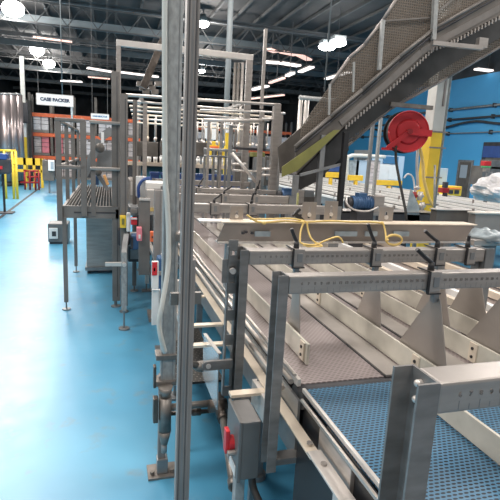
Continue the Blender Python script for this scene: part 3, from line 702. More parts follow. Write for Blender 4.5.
# machine table boxes near 145-170
panel(146, 170, 183, 190, 5.8, .5, 'white', 'machine_table', 'white machine table slab left of galvanized pole', 'table', parts=[('underside_lip', 'steel_dark', 0, 1, 0, .15)])
panel(147, 155, 190, 215, 5.6, .2, 'steel_light', 'support_block', 'pale steel block beneath white machine table', 'block', parts=[('tan_band', 'cord', 0, 1, .15, .3)])
panel(162, 168, 195, 225, 5.4, .2, 'steel_dark', 'support_block', 'dark steel block beneath table by galvanized pole', 'block', parts=[('light_band', 'steel_light', 0, 1, .5, .6)])
panel(176, 187, 233, 243, 2.40, .08, 'tray_metal', 'pivot_bracket', 'tan metal pivot bracket between pole and strut', 'bracket', .01, [('pin', 'pipe_brown', .0, .35, .2, .9)])
# conveyor side frames left between pole and strut: outboard rails
lf = thing('side_stand', 'low steel side frame running along left of grey conveyor', 'frame', (.5, 4.4, .3))
for z in (.30, .62): B().b2((.46, 2.9, z), (.50, 7.5, z+.05)).build('long_rail', 'steel_light' if z > .5 else 'steel_dark', lf)
for Y in (3.3, 4.2, 4.99, 6.1, 7.2):
    B().b2((.44, Y-.025, .10), (.49, Y+.025, .90), .003).build('leg', 'steel_light', lf)
    B().cyl((.46, Y, .012), (.46, Y, .1), .01, 8).b2((.40, Y-.06, 0), (.52, Y+.06, .014)).build('foot', 'steel_dark', lf)
B().b2((.40, 4.92, 0), (.56, 5.2, .05), .004).build('foot_block', 'strut', lf)

# ================= PORTAL FRAME =================
pt = thing('portal_frame', 'tall pale steel portal frame spanning the conveyor with long top bar', 'frame', (1.05, 7, 0))
a = atY(118.5, 43, 7); c = atY(250.5, 56, 7)
B().b2((a.x-.03, 6.97, .02), (a.x+.03, 7.03, a.z+.04), .004).build('upright', 'steel', pt)
B().b2((c.x-.035, 6.97, .02), (c.x+.035, 7.03, a.z+.04), .004).build('upright', 'steel', pt)
B().b2((a.x-.03, 6.965, a.z-.04), (c.x+.035, 7.035, a.z+.04), .004).build('top_bar', 'steel_light', pt)
for X in (a.x, c.x): B().b2((X-.07, 6.93, 0), (X+.07, 7.07, .02)).build('foot_plate', 'steel_dark', pt)

# guard rails around packer (thin horizontals)
gf = thing('guard_railing', 'stainless guard frame of tubes beside the packing machine', 'frame', (1.6, 5.9, 0))
def hbar(p0, p1, Y, r, mt_='steel_light', par=None, nm='rail'):
    B().cyl(atY(*p0, Y), atY(*p1, Y), r, 10).build(nm, mt_, par or gf, True)
def vbar(px, yt, yb, Y, w_, mt_='steel', par=None, nm='post'):
    p = atY(px, yt, Y); z0 = atY(px, yb, Y).z if yb else 0.0
    B().b2((p.x-w_/2, Y-w_/2, z0), (p.x+w_/2, Y+w_/2, p.z), .004).build(nm, mt_, par or gf)
vbar(277, 104, None, 5.75, .085); vbar(262, 112, None, 5.8, .055); vbar(265.8, 29, 110, 5.9, .038); vbar(248, 60, None, 6.3, .045); vbar(209, 120, None, 5.75, .03); vbar(231, 125, None, 5.8, .04, 'steel_dark'); vbar(222, 118, None, 6.0, .03)
hbar((126, 95), (280, 105), 5.75, .018); hbar((204, 120), (262, 121), 5.75, .022); hbar((262, 119), (278, 119), 5.76, .018)
hbar((262, 169), (276, 169), 5.75, .018); hbar((262, 175), (276, 175), 5.75, .015); hbar((200, 110), (258, 112), 6.1, .014)
hbar((204, 149), (236, 151), 5.9, .018, 'galvanized'); hbar((204, 156), (230, 157), 5.95, .014, 'steel_dark'); hbar((232, 153), (256, 182), 5.7, .020)
hbar((230, 164), (246, 164), 5.8, .016); hbar((232, 170), (262, 172), 5.8, .014)
b = B()
for q in (205, 214, 219, 226): p = atY(q, 150, 6.05); b.b2((p.x-.014, 6.04, .9), (p.x+.014, 6.06, p.z))
b.build('balusters', 'steel_dark', gf)
B().b2(tuple(atY(234, 147, 6.1)), tuple(atY(264, 151, 6.14))).build('dark_crossbar', 'dark', gf)

# ================= PACKING MACHINE =================
pk = thing('case_packer', 'packing machine with many hanging rods and stainless top rails', 'machine', (1.5, 9, 0))
ys = (7.6, 8.1, 8.6, 9.1, 9.6)
for k, (pyl, Y) in enumerate(((101, 7.6), (106, 8.0), (110, 8.4), (114, 8.8), (118, 9.2), (122, 9.6))):
    a = atY(128, pyl, Y); B().cyl((a.x+.02*k, Y, a.z), (2.75, Y, a.z), .017, 8).build('top_rail', 'cream_bar' if k % 2 else 'steel_light', pk, True)
B().b2((.45, 7.55, 2.50), (.50, 9.7, 2.54)).b2((1.3, 7.6, 2.55), (1.34, 9.7, 2.59)).b2((2.0, 7.6, 2.55), (2.04, 9.7, 2.59)).build('long_rail', 'steel', pk)
k = 0
for Y in (8.0, 8.8):
    for j in range(17):
        X = .60+j*.125+(.06 if Y > 8.5 else 0)
        B().cyl((X, Y, 1.98), (X, Y, 2.33), .013, 8).cyl((X, Y, 1.93), (X, Y, 1.99), .02, 8).build('hanging_rod', 'steel_light' if j % 3 else 'cream_bar', pk, True)
for p0, p1 in (((134, 141), (158, 157)), ((180, 141), (207, 156)), ((161, 141), (178, 156))):
    a = atY(*p0, 7.9); c = atY(*p1, 7.9); B().b2((a.x, 7.9, c.z), (c.x, 8.1, a.z), .01).build('gripper_head', 'slab', pk)
a = atY(128, 164, 8.4); c = atY(250, 168, 8.4); B().b2((a.x, 8.4, 1.52), (2.3, 8.5, 1.58)).build('bottle_rail', 'cream_bar', pk)
B().b2((.45, 8.3, .0), (2.6, 9.9, 1.12), .01).build('base_cabinet', 'dark', pk)
B().b2((.5, 8.28, .9), (2.5, 8.3, 1.05)).build('base_trim', 'steel_light', pk)
B().b2((.5, 9.8, 1.1), (.56, 9.86, 2.55)).build('column', 'steel', pk); B().b2((2.6, 9.8, 1.1), (2.66, 9.86, 2.55)).build('column', 'steel', pk)
B().b2((.5, 7.6, .05), (.56, 7.66, 2.5)).build('column', 'steel', pk); B().b2((2.66, 7.6, .05), (2.72, 7.66, 2.5)).build('column', 'steel', pk)
B().bar(atY(143, 88, 7.6), atY(163, 40, 7.6), .13, .10).build('diagonal_arm', 'bronze', pk)
b = B()
for q in range(7): p = atY(140+q*3, 84+4*(q % 3), 7.8); b.box(p, (.10, .10, .07))
b.build('valve_cluster', 'pipe_brown', pk)
B().tube([atY(186, 92, 7.5), atY(188, 105, 7.5), atY(192, 112, 7.5), atY(186, 122, 7.5)], .03, 8).build('cable_bundle', 'dark', pk, True)
proto = None
for j in range(15):
    X = .66+j*.105
    if proto is None:
        proto = tag(B().cyl((X, 8.45, 1.581), (X, 8.45, 1.68), .035, 10).cyl((X, 8.45, 1.68), (X, 8.45, 1.72), .035, 10, .015).build('bottle', 'white', None, True), 'small white bottle standing in the row on packer rail', 'bottle', 'white bottles on the packer rail')
    else:
        o = proto.copy(); C.objects.link(o); o.location.x = X
proto = None
for j in range(9):
    X = .75+j*.19
    if proto is None:
        proto = tag(B().b2((X-.07, 8.32, 1.122), (X+.07, 8.5, 1.40), .01).b2((X-.08, 8.31, 1.38), (X+.08, 8.51, 1.42)).build('blue_crate', 'blue'), 'blue plastic crate in the row below white bottles', 'crate', 'blue crates in the packer')
    else:
        o = proto.copy(); C.objects.link(o); o.location.x = X
# hose loop on top of table right of crate
tb = thing('infeed_table', 'pale stainless infeed table with cover plates before the packer', 'table', (1.2, 7.6, 0))
B().b2((.60, 7.1, 1.16), (2.3, 7.55, 1.26), .01).build('top', 'steel_light', tb); B().b2((.62, 7.1, .93), (2.3, 7.14, 1.16)).build('apron', 'steel_dark', tb)
for q in (182, 196, 204): p = atY(q, 179, 7.05); B().b2((p.x-.09, 7.04, 1.17), (p.x+.09, 7.09, 1.30), .01).build('cover_plate', 'tray_metal', tb)
for X in (.65, 2.2): B().b2((X-.03, 7.2, 0), (X+.03, 7.26, 1.16)).build('leg', 'steel_dark', tb)

# middle area beyond guard frame: yellow machine, hi-vis green thing, columns
def simple(name, label, cat, boxes, group=None):
    """boxes: (part, material, px0, py0, px1, py1, Y, depth)"""
    a = atY(boxes[0][2], boxes[0][5], boxes[0][6]); c = atY(boxes[0][4], boxes[0][5], boxes[0][6])
    t = thing(name, label, cat, ((a.x+c.x)/2, boxes[0][6], 0), group)
    zs = []
    for nm, m_, px0, py0, px1, py1, Y, d in boxes:
        a = atY(px0, py0, Y); c = atY(px1, py1, Y)
        z0 = max(c.z, 0.0)
        B().b2((a.x, Y, z0), (c.x, Y+d, a.z), .01).build(nm, m_, t)
        zs.append((z0, (a.x+c.x)/2, Y+d/2))
    zz, X, Y = min(zs)
    if zz > .02: B().b2((X-.03, Y-.03, 0), (X+.03, Y+.03, zz+.01)).build('stand', 'steel_dark', t)
    return t
simple('yellow_guard', 'orange yellow guard cabinet behind the guard frame balusters', 'machine guard', [('body', 'yellow', 210, 141, 219, 168, 12, .5), ('side_panel', 'yellow', 219, 148, 231, 170, 12.2, .5), ('opening', 'dark', 212, 150, 217, 157, 11.98, .02), ('stripe', 'orange', 210, 146, 219, 149, 11.98, .02)])
simple('yellow_post', 'tapered yellow post right of the orange guard cabinet', 'post', [('post', 'yellow', 226, 133, 231, 178, 11.5, .15), ('cap', 'white', 227, 122, 230, 133, 11.5, .12)])
simple('machine_tower', 'white machine tower behind guard frame with dark top', 'machine', [('tower', 'white', 208, 118, 216, 140, 14, .5), ('dark_top', 'dark', 200, 138, 206, 154, 10.8, .3)])
simple('safety_light', 'yellow green rounded beacon left of the wide frame post', 'beacon', [('beacon', 'yellow_green', 252, 152, 258, 157, 8.0, .15), ('stand', 'steel_dark', 254, 157, 256, 190, 8.0, .08)])
simple('safety_light', 'yellow green rounded beacon on pole between frame posts', 'beacon', [('beacon', 'yellow_green', 261, 152, 265, 157, 8.0, .12), ('stand', 'steel_dark', 262.5, 157, 263.5, 190, 8.0, .04)])
simple('control_cabinet', 'dark control cabinet low behind the guard frame rails', 'cabinet', [('body', 'steel_dark', 234, 152, 248, 186, 8.3, .5), ('door', 'slab', 236, 156, 245, 182, 8.28, .02)])
simple('control_cabinet', 'grey control cabinet between guard posts and incline foot', 'cabinet', [('body', 'slab', 266, 156, 273, 186, 8.5, .5), ('door', 'steel_dark', 267, 160, 272, 180, 8.48, .02)])
# building columns far away
cols = [(230, 22, 14, .16, 'joist_light', 'white building column behind the portal frame'), (307, 100, 11, .12, 'steel_light', 'pale pipe post left of incline conveyor, left of two'), (301, 98, 11, .10, 'steel_light', 'pale pipe post left of incline conveyor, far left')]
for px, yt, Y, w_, m_, lb in cols:
    p = atY(px, yt, Y); t = thing('building_column', lb, 'column', (p.x, Y, 0))
    B().cyl((p.x, Y, 0), (p.x, Y, p.z if px != 230 else 7.5), w_/2, 16).build('shaft', m_, t, True); B().b2((p.x-w_, Y-w_, 0), (p.x+w_, Y+w_, .03)).build('base_plate', 'steel_dark', t)
a = atY(297, 98, 11); c = atY(340, 102, 11)
tag(B().cyl((a.x, 10.86, a.z), (c.x, 10.86, a.z), .05, 12).build('pipe_header', 'galvanized', None, True), 'pale horizontal header pipe joined to posts left of incline', 'pipe')
for px, lb in ((240, 'slim tan riser pipe left of the portal frame right upright'), (244, 'bright riser pipe, middle of the three beside portal upright'), (236.5, 'slim dull riser pipe, leftmost of three beside portal upright')):
    p = atY(px, 62, 9.9); tag(B().cyl((p.x, 9.99, 0), (p.x, 9.99, p.z), .03, 12).build('riser_pipe', 'steel' if px == 244 else 'slab', None, True), lb, 'pipe', 'riser pipes beside the portal frame')
p = atY(331.5, 0, 6.4); q0 = atY(330.5, 92, 6.4)
tag(B().cyl((p.x, 6.4, q0.z), (p.x, 6.4, 7.4), .012, 8).build('hanger_rod', 'joist_light', None, True), 'thin vertical hanger rod passing the twin oval lamps', 'rod')
# slender posts in the middle
for px, yt, Y, lb in ((374, 112, 9, 'dark slim post right of the black conveyor leg'), (381, 118, 9.4, 'pale slim post with bolts in front of the white conveyors')):
    p = atY(px, yt, Y); t = thing('slim_post', lb, 'post', (p.x, Y, 0)); B().b2((p.x-.03, Y-.03, .02), (p.x+.03, Y+.03, p.z)).build('post', 'galvanized' if px > 380 else 'steel_dark', t); B().b2((p.x-.07, Y-.07, 0), (p.x+.07, Y+.07, .02)).build('base_plate', 'steel_dark', t)

# ================= INCLINE CONVEYOR =================
YI = 5.0; YF = 5.55
def I(x, y, Y=YI): return atY(x, y, Y)
ic = thing('incline_conveyor', 'long inclined conveyor with wire mesh guards climbing to upper right', 'conveyor', (3.2, YI, 0))
lo = [(297, 176), (346, 126.5), (394, 85), (433, 49), (454, 41), (500, 17), (545, -6)]
hi = [(295, 147), (330, 117), (362, 90), (399, 57), (435, 28), (500, -9), (545, -32)]
def strip(A, Bp, Y, th, name, m_, par):
    b = B()
    for i in range(len(A)-1):
        b.slab([I(*A[i], Y), I(*A[i+1], Y), I(*Bp[i+1], Y), I(*Bp[i], Y)], th, (0, 1, 0))
    return b.build(name, m_, par)
strip(lo, hi, YI, .02, 'side_plate', 'slab', ic)
# top lip tubes
for pts, r, m_ in ((hi, .022, 'platform_grey'), ([(x, y+5) for x, y in hi], .012, 'dark')):
    b = B()
    for i in range(len(pts)-1): b.cyl(I(*pts[i], YI-.02), I(*pts[i+1], YI-.02), r, 8)
    b.build('edge_tube', m_, ic, True)
# pale inner face line
midl = [(x*.35+x2*.65, y*.35+y2*.65) for (x, y), (x2, y2) in zip(hi, lo)]
b = B()
for i in range(1, len(midl)-1): b.bar(I(*midl[i], YI-.006), I(*midl[i+1], YI-.006), .012, .07)
b.build('side_band', 'platform_grey', ic)
# cleat tabs (notched lower edge)
import itertools
def along(poly, step):
    out = []; acc = 0
    for (xa, ya), (xb, yb) in zip(poly[:-1], poly[1:]):
        L = math.hypot(xb-xa, yb-ya); t = 0
        while t < L: out.append((xa+(xb-xa)*t/L, ya+(yb-ya)*t/L, math.atan2(yb-ya, xb-xa))); t += step
    return out
b = B()
for x, y, an in along(lo[1:], 3.9):
    B().box(I(x, y+.5, YI-.012), (.016, .02, .045), 0).build('cleat_tab', 'steel', ic)
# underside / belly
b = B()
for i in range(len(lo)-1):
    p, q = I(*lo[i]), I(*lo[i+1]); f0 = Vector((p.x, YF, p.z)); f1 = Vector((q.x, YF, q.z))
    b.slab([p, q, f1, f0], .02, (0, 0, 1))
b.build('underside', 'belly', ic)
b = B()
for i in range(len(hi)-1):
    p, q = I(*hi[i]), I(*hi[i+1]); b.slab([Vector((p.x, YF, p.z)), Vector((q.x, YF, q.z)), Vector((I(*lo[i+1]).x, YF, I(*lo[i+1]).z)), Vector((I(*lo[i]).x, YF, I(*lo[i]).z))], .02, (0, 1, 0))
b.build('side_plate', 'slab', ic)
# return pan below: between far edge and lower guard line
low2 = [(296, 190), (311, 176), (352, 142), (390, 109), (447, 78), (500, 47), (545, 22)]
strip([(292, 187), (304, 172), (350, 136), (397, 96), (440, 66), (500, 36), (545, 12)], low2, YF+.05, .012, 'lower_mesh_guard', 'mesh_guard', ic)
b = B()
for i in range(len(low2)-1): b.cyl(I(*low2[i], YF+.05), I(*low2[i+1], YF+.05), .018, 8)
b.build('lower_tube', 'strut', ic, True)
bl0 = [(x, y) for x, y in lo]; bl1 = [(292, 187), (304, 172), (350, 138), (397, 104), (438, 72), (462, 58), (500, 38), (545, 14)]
strip([(296, 172), (304, 164), (346, 122), (394, 80), (433, 44), (454, 36), (500, 12), (545, -11)], bl1, YF, .02, 'belly_dark_strip', 'belly', ic)  # solid dark strip added to deepen the darkness below the underside
# upper mesh
top = [(302, 126), (330, 86), (349, 58), (364, 45), (383, 20), (397, -2), (440, -50), (500, -90)]
hb = [(300, 140), (330, 116), (349, 100), (364, 87), (383, 71), (397, 58), (440, 24), (500, -9)]
strip(top, hb, YI+.05, .008, 'upper_mesh_guard', 'mesh_guard', ic)
b = B()
for i in range(1, len(top)-1): b.cyl(I(*top[i], YI+.05), I(*top[i+1], YI+.05), .018, 8)
b.build('upper_tube', 'strut', ic, True)
for (xa, ya, xb, yb, w_) in ((383, 20, 379, 70, .038), (437, -30, 433, 40, .05), (354, 62, 353, 92, .02), (330, 84, 329, 115, .02)):
    B().bar(I(xa, ya, YI-.03), I(xb, yb, YI-.03), w_, w_, 0, (0, 1, 0)).build('mesh_post', 'galvanized', ic)
B().bar(I(383, 21, YI+.02), I(440, 17, YI+.02), .015, .015).bar(I(430, 18, YI+.02), I(500, -40, YI+.02), .02, .02).build('guard_brace', 'platform_grey', ic)
# yellow-green lower guard
B().slab([I(282, 167, YI-.05), I(282, 177, YI-.05), I(297, 171, YI-.05), I(322, 148, YI-.05), I(340, 130, YI-.05), I(334, 130, YI-.05)], .01, (0, 1, 0)).build('lower_guard', 'yellow_green', ic)
strip([(294, 166), (304, 156), (345, 126)], [(300, 190), (318, 181), (349, 150)], YF-.02, .01, 'foot_pan', 'belly', ic)
for px0, y0_, px1, y1_, Y, m_ in ((323, 135, 320, 205, YI, 'steel_dark'), (346, 132, 342, 207, YI-.05, 'black'), (296, 175, 294, 220, YI, 'steel_dark')):
    p = I(px0, y0_, Y); B().b2((p.x-.028, Y-.03, .0), (p.x+.028, Y+.03, p.z), .003).build('leg', m_, ic)
B().bar(I(300, 175, YI-.03), I(346, 163, YI-.03), .03, .03).build('leg_brace', 'steel_dark', ic)
B().bar(I(432, 43, YI-.1), I(482, 48, YI-.1), .05, .045).b2(I(480, 37, YI-.12), I(483.5, 49, YI-.06)).build('side_bracket', 'steel', ic)
# thin safety lines under
sb2 = B().bar(atY(390, 104, 5.45), atY(432, 108, 5.45), .05, .05)
tag(sb2.build('reel_arm_bar', 'pipe_brown'), 'brown crossbar above the red hose reel', 'bar')

# ================= COLUMN + REEL =================
YC = 6.0
cx = atY(429, 200, YC).x
cl = thing('painted_column', 'square building column, yellow below and white above, beside hose reel', 'column', (cx, YC, 0))
zsw = atY(432, 131, YC).z
B().b2((cx-.09, YC, 0.0), (cx+.09, YC+.2, zsw), .008).build('yellow_base', 'yellow', cl)
B().b2((cx-.09, YC, zsw), (cx+.09, YC+.2, 7.0), .008).build('white_shaft', 'column_white', cl)
B().cyl((cx+.14, YC+.05, 0), (cx+.14, YC+.05, 6.9), .022, 12).build('conduit', 'galvanized', cl, True)
for py in (132, 148, 178, 205):
    z = atY(430, py, YC).z; B().b2((cx-.10, YC-.006, z), (cx+.17, YC+.01, z+.02)).build('strap', 'strut', cl)
B().b2((cx+.02, YC-.012, 2.6), (cx+.05, YC, 6.6)).build('wire_channel', 'strut', cl)
# reel
Yr = 5.75; rc = atY(407, 132, Yr); rr = .27
rl = thing('hose_reel', 'round red metal hose reel mounted on the yellow column', 'hose reel', (rc.x, Yr, rc.z-.3))
ax = Vector((-.30, -.95, 0)).normalized()
B().cyl(rc-ax*.15, rc-ax*.135, rr*1.04, 40).build('rear_flange', 'black', rl, True)
B().cyl(rc-ax*.135, rc+ax*.05, rr*.92, 32).build('hose_pack', 'rubber', rl, True)
fr_ = B().cyl(rc+ax*.05, rc+ax*.07, rr*.985, 40); fr_.cyl(rc+ax*.07, rc+ax*.085, rr*.62, 32, rr*.5); fr_.build('front_flange', 'red', rl, True)
rim = B(); side = ax.cross(Vector((0, 0, 1))).normalized()
rim.tube([rc+ax*.07+(side*math.cos(2*math.pi*k/36)+Vector((0, 0, 1))*math.sin(2*math.pi*k/36))*rr*.96 for k in range(37)], .012, 8, 0).build('rim', 'red', rl, True)
b = B()
sl_ = side if side.x > 0 else -side
b.bar(rc+ax*.12, rc+ax*.12+sl_*.29+Vector((0, 0, -.01)), .02, .085); b.bar(rc+ax*.12, rc+ax*.12-sl_*.27+Vector((0, 0, -.23)), .02, .06)
b.bar(rc+ax*.12-sl_*.30+Vector((0, 0, -.235)), rc-ax*.02-sl_*.18+Vector((0, 0, -.235)), .10, .03); b.build('mounting_arm', 'red', rl)
B().cyl(rc+ax*.07, rc+ax*.155, .035, 20).build('hub', 'red_dark', rl, True)
B().b2((rc.x+.15, rc.y-.108, rc.z-.03), (rc.x+.23, rc.y-.101, rc.z+.02)).build('label_plate', 'sign_white', rl)
B().b2((rc.x+.13, rc.y-.10, rc.z-.09), (rc.x+.26, YC+.10, rc.z+.07), .005).build('wall_bracket', 'red', rl)
h_ = B().tube([atY(396, 146, Yr-.02), atY(396, 160, 5.7), atY(399, 178, 5.6), atY(403, 198, 5.5), atY(406, 214, 5.4), atY(407, 235, 5.35)], .018, 8)
tag(h_.build('black_hose', 'rubber', None, True), 'black hose hanging down from the red reel', 'hose')
# yellow hose on column
h_ = B().tube([atY(420, 148, 5.9), atY(423, 165, 5.88), atY(424, 180, 5.86), atY(429, 198, 5.85), atY(434, 208, 5.83), atY(437, 222, 5.8), atY(438, 230, 5.8)], .022, 8)
tag(h_.build('yellow_hose', 'cord', None, True), 'yellow hose hanging down the front of yellow column', 'hose')
ag = thing('filter_regulator', 'cluster of small valves and gauges on the column front', 'air regulator', tuple(atY(415, 200, 5.8)))
for px, py, r, m_ in ((414, 196, .055, 'red_dark'), (420, 196, .06, 'steel_light'), (414, 204, .06, 'steel_dark'), (422, 206, .055, 'steel_light'), (413, 213, .07, 'dark'), (420, 215, .05, 'steel_dark'), (417, 188, .03, 'steel_light')):
    p = atY(px, py, 5.8); B().cyl(p-Vector((0, 0, r)), p+Vector((0, 0, r)), r*.6, 12).cyl(p-Vector((.05, 0, 0)), p+Vector((.05, 0, 0)), r*.4, 10).build('fitting', m_, ag, True)
B().tube([atY(404, 178, 5.85), atY(408, 174, 5.85), atY(413, 178, 5.85), atY(415, 192, 5.82)], .012, 8).build('looped_line', 'white', ag, True)
B().tube([atY(418, 146, 5.9), atY(417, 165, 5.85), atY(418, 190, 5.82)], .02, 8).build('drop_line', 'steel_light', ag, True)
B().bar(atY(413, 218, 5.8), atY(424, 218, 5.8), .05, .05).b2((atY(418, 218, 5.8).x-.02, 5.79, 0), (atY(418, 218, 5.8).x+.02, 5.83, atY(418, 218, 5.8).z)).build('stand', 'steel_dark', ag)
# bluish plastic sheet
q = [atY(411, 188, 5.5), atY(404, 224, 5.5), atY(404, 230, 5.5), atY(420, 230, 5.5), atY(419, 206, 5.5)]
tag(B().slab(q, .01, (0, 1, 0)).build('plastic_sheet', 'film_blue'), 'pale bluish plastic sheet hanging near the yellow column foot', 'plastic sheet')

# ================= RIGHT SIDE CONVEYORS =================
def lane(X, y0, y1, z, wd, label, legs=True):
    t = thing('roller_conveyor', label, 'conveyor', (X, y0, 0), 'white railed conveyors on the right')
    B().b2((X-wd/2, y0, z-.10), (X+wd/2, y1, z-.09)).build('bed', 'black', t)
    for s in (-1, 1):
        B().b2((X+s*wd/2-.02, y0, z+.0), (X+s*wd/2+.02, y1, z+.045)).build('side_rail', 'white', t)
        B().b2((X+s*wd/2-.012, y0, z-.16), (X+s*wd/2+.012, y1, z-.0)).build('side_plate', 'steel_dark', t)
    B().b2((X-.05, y0, z-.05), (X+.05, y1, z-.03)).build('chain', 'steel', t)
    Y = y0+.3
    while Y < y1:
        B().b2((X-wd/2-.02, Y-.015, z-.1), (X-wd/2+.01, Y+.015, z+.12)).build('rail_bracket', 'strut', t)
        B().b2((X-.03, Y-.03, 0), (X+.03, Y+.03, z-.05)).build('leg', 'dark', t); Y += 2.2
for k, (X, y0, lb) in enumerate(((4.75, 6.6, 'white railed conveyor nearest to the yellow column'), (5.45, 6.6, 'second white railed conveyor from the yellow column'), (6.15, 6.4, 'third white railed conveyor, middle of the right group'), (6.9, 6.2, 'fourth white railed conveyor toward the blue wall'), (7.7, 6.0, 'fifth white railed conveyor toward the blue wall'), (8.5, 6.0, 'farthest right white railed conveyor near the blue wall'))):
    lane(X, y0, 21, .98-.03*(k % 2), .5, lb)
# near right: stainless box and frames under conveyors
simple('drive_housing', 'brown grey stainless housing below the right white conveyors', 'housing', [('body', 'slab', 437, 210, 470, 232, 5.0, .12), ('top_lip', 'steel_light', 436, 209, 471, 211, 4.98, .13)])
simple('drive_housing', 'tan stainless housing at right photo edge under wrapped bundle', 'housing', [('body', 'tray_metal', 476, 214, 520, 236, 4.7, .12), ('top_lip', 'cream', 475, 212, 520, 215, 4.68, .13)])
def motor(px, py, Y, L, r, m_, label):
    p = atY(px, py, Y); t = thing('electric_motor', label, 'motor', (p.x, Y, p.z-r), 'blue electric motors')
    B().cyl(p-Vector((L/2, 0, 0)), p+Vector((L/2, 0, 0)), r, 20).build('casing', m_, t, True)
    b = B()
    for k in range(7): b.cyl(p+Vector((-L*.4+k*L*.12, 0, 0)), p+Vector((-L*.4+k*L*.12+.008, 0, 0)), r*1.1, 20)
    b.build('cooling_fins', m_, t, True)
    B().cyl(p-Vector((L/2+.05, 0, 0)), p-Vector((L/2, 0, 0)), r*.85, 20).build('fan_cover', 'dark', t, True)
    B().b2(p+Vector((-.05, -.03, r*.8)), p+Vector((.05, .06, r*1.5)), .005).build('terminal_box', m_, t)
    B().b2(p+Vector((L/2, -r, -r*1.3)), p+Vector((L/2+.12, r, r*1.2)), .01).build('gearbox', 'steel', t)
    B().b2((p.x-L*.3, Y-r, 0), (p.x+L*.5, Y+r, p.z-r*.95)).build('pedestal', 'dark', t)
motor(361, 203, 4.6, .24, .072, 'blue_motor', 'blue ribbed motor right of the black conveyor leg')
motor(287, 196, 5.2, .14, .06, 'blue_motor', 'smaller blue motor at the foot of the incline')
simple('gear_unit', 'tangled dark gear unit beneath the incline conveyor foot', 'gearbox', [('body', 'slab', 300, 196, 318, 210, 5.6, .3), ('cover', 'steel_dark', 305, 190, 314, 198, 5.6, .2), ('base', 'dark', 298, 208, 322, 222, 5.6, .3)])
simple('pale_bracket', 'pale angled bracket block right of the ribbed motor', 'bracket', [('block', 'cream', 371, 198, 381, 206, 4.9, .2), ('arm', 'steel', 366, 205, 386, 216, 4.9, .15)])
simple('machine_bed', 'long dark machine base behind the cable tray plates', 'machine', [('body', 'dark', 300, 212, 436, 236, 5.5, .3), ('top_strip', 'steel', 300, 210, 436, 213, 5.48, .3)])
tag(B().tube([atY(347, 196, 4.5), atY(347, 204, 4.45), atY(355, 210, 4.45), atY(368, 211, 4.45), atY(378, 207, 4.5)], .010, 8).build('looped_cable', 'steel_light', None, True), 'pale cable looping under the ribbed blue motor', 'cable')
tag(B().cyl(atY(298, 193, 4.6), (atY(297, 216, 4.6).x, 4.6, 0), .013, 8).build('green_rod', 'yellow_green', None, True), 'thin bright yellow green rod near the incline foot', 'rod')
tag(B().cyl(atY(435, 165, 5.5), atY(434, 222, 5.5), .014, 8).build('sensor_pole', 'galvanized', None, True), 'slim pale pole right of yellow column', 'pole')
# wrapped bundle
wb = B()
p = atY(497, 190, 5.9); wb.sph(p, 1, (.36, .35, .24), 30)
for v in wb.bm.verts:
    d = v.co-p; n = math.sin(d.x*23+1)*math.cos(d.z*19)+math.sin(d.y*17+d.z*11)
    v.co = p+Vector((d.x, d.y, d.z*(1+.25*(d.x/.36))))*(1+.11*n+.02*math.sin(d.x*61+d.z*47)+.02*math.sin(d.y*51-d.z*43))
    if v.co.z < p.z-.17: v.co.z = p.z-.17
tw = tag(wb.build('wrapped_bundle', 'film', None, False), 'crumpled plastic wrapped bundle resting on white conveyors at right edge', 'bundle')
# crumpled film heap lower right
wb = B(); p = atY(487, 236, 3.6)
wb.sph(p, 1, (.15, .2, .06), 20)
for v in wb.bm.verts:
    d = v.co-p; v.co = p+d*(1+.16*(math.sin(d.x*70)+math.cos(d.y*55+d.z*60)))
tag(wb.build('film_heap', 'film_blue', None, True), 'heap of crumpled bluish film below right end of tray', 'plastic film')
# side deck at right beyond beam: pale rails and deck
rd = thing('side_conveyor', 'neighbouring conveyor with pale rails at right photo edge', 'conveyor', (2.5, 3, 0))
B().b2((2.16, -.2, .84), (3.2, 6.0, .87)).build('bed', 'belt_grey', rd)
for X in (2.18, 2.34, 2.62, 2.9): B().b2((X, .9, .88), (X+.045, 5.6, .93), .003).build('rail', 'cream_bar' if X != 2.34 else 'white', rd)
for X in (2.25, 3.1):
    for Y in (1.2, 4.8): B().b2((X-.03, Y-.03, 0), (X+.03, Y+.03, .84)).build('leg', 'steel_dark', rd)
simple('film_table', 'table slab holding the bluish film behind third crossbeam end', 'table', [('top', 'steel', 474, 240, 530, 246, 3.5, .6), ('leg', 'steel_dark', 480, 246, 484, 330, 3.6, .05)])

# ================= BLUE WALL DETAILS =================
XW = 17.2
def onwall(x, y): return atX(x, y, XW-.02)
def wallbox(name, px0, py0, px1, py1, d, m_, par=None):
    pm = (px0+px1)/2; ym = (min(py1, 190)+py0)/2; a = onwall(px0, ym); c = onwall(px1, ym); a.z = onwall(pm, py0).z; c.z = onwall(pm, py1).z
    return B().b2((XW-d, a.y, max(c.z, 0)), (XW-.002, c.y, a.z), .01).build(name, m_, par)
def wthing(name, kind, boxes):
    a = onwall(boxes[0][1], boxes[0][4]); t = bpy.data.objects.new(name, None); C.objects.link(t); t.location = (XW, a.y, max(a.z, 0)); t['kind'] = kind
    for nm, x0, y0, x1, y1, d, m_ in boxes: wallbox(nm, x0, y0, x1, y1, d, m_, t)
wthing('door_1', 'structure', [('door_frame', 457, 160, 472, 200, .06, 'steel_dark'), ('door_leaf', 459, 162, 470, 200, .08, 'slab'), ('window_pane', 461, 165, 468, 178, .09, 'screen')])
wthing('door_2', 'structure', [('door_frame', 481, 142, 530, 200, .06, 'dark'), ('roller_curtain', 484, 146, 530, 158, .10, 'blue'), ('opening', 484, 158, 530, 200, .07, 'slab')])
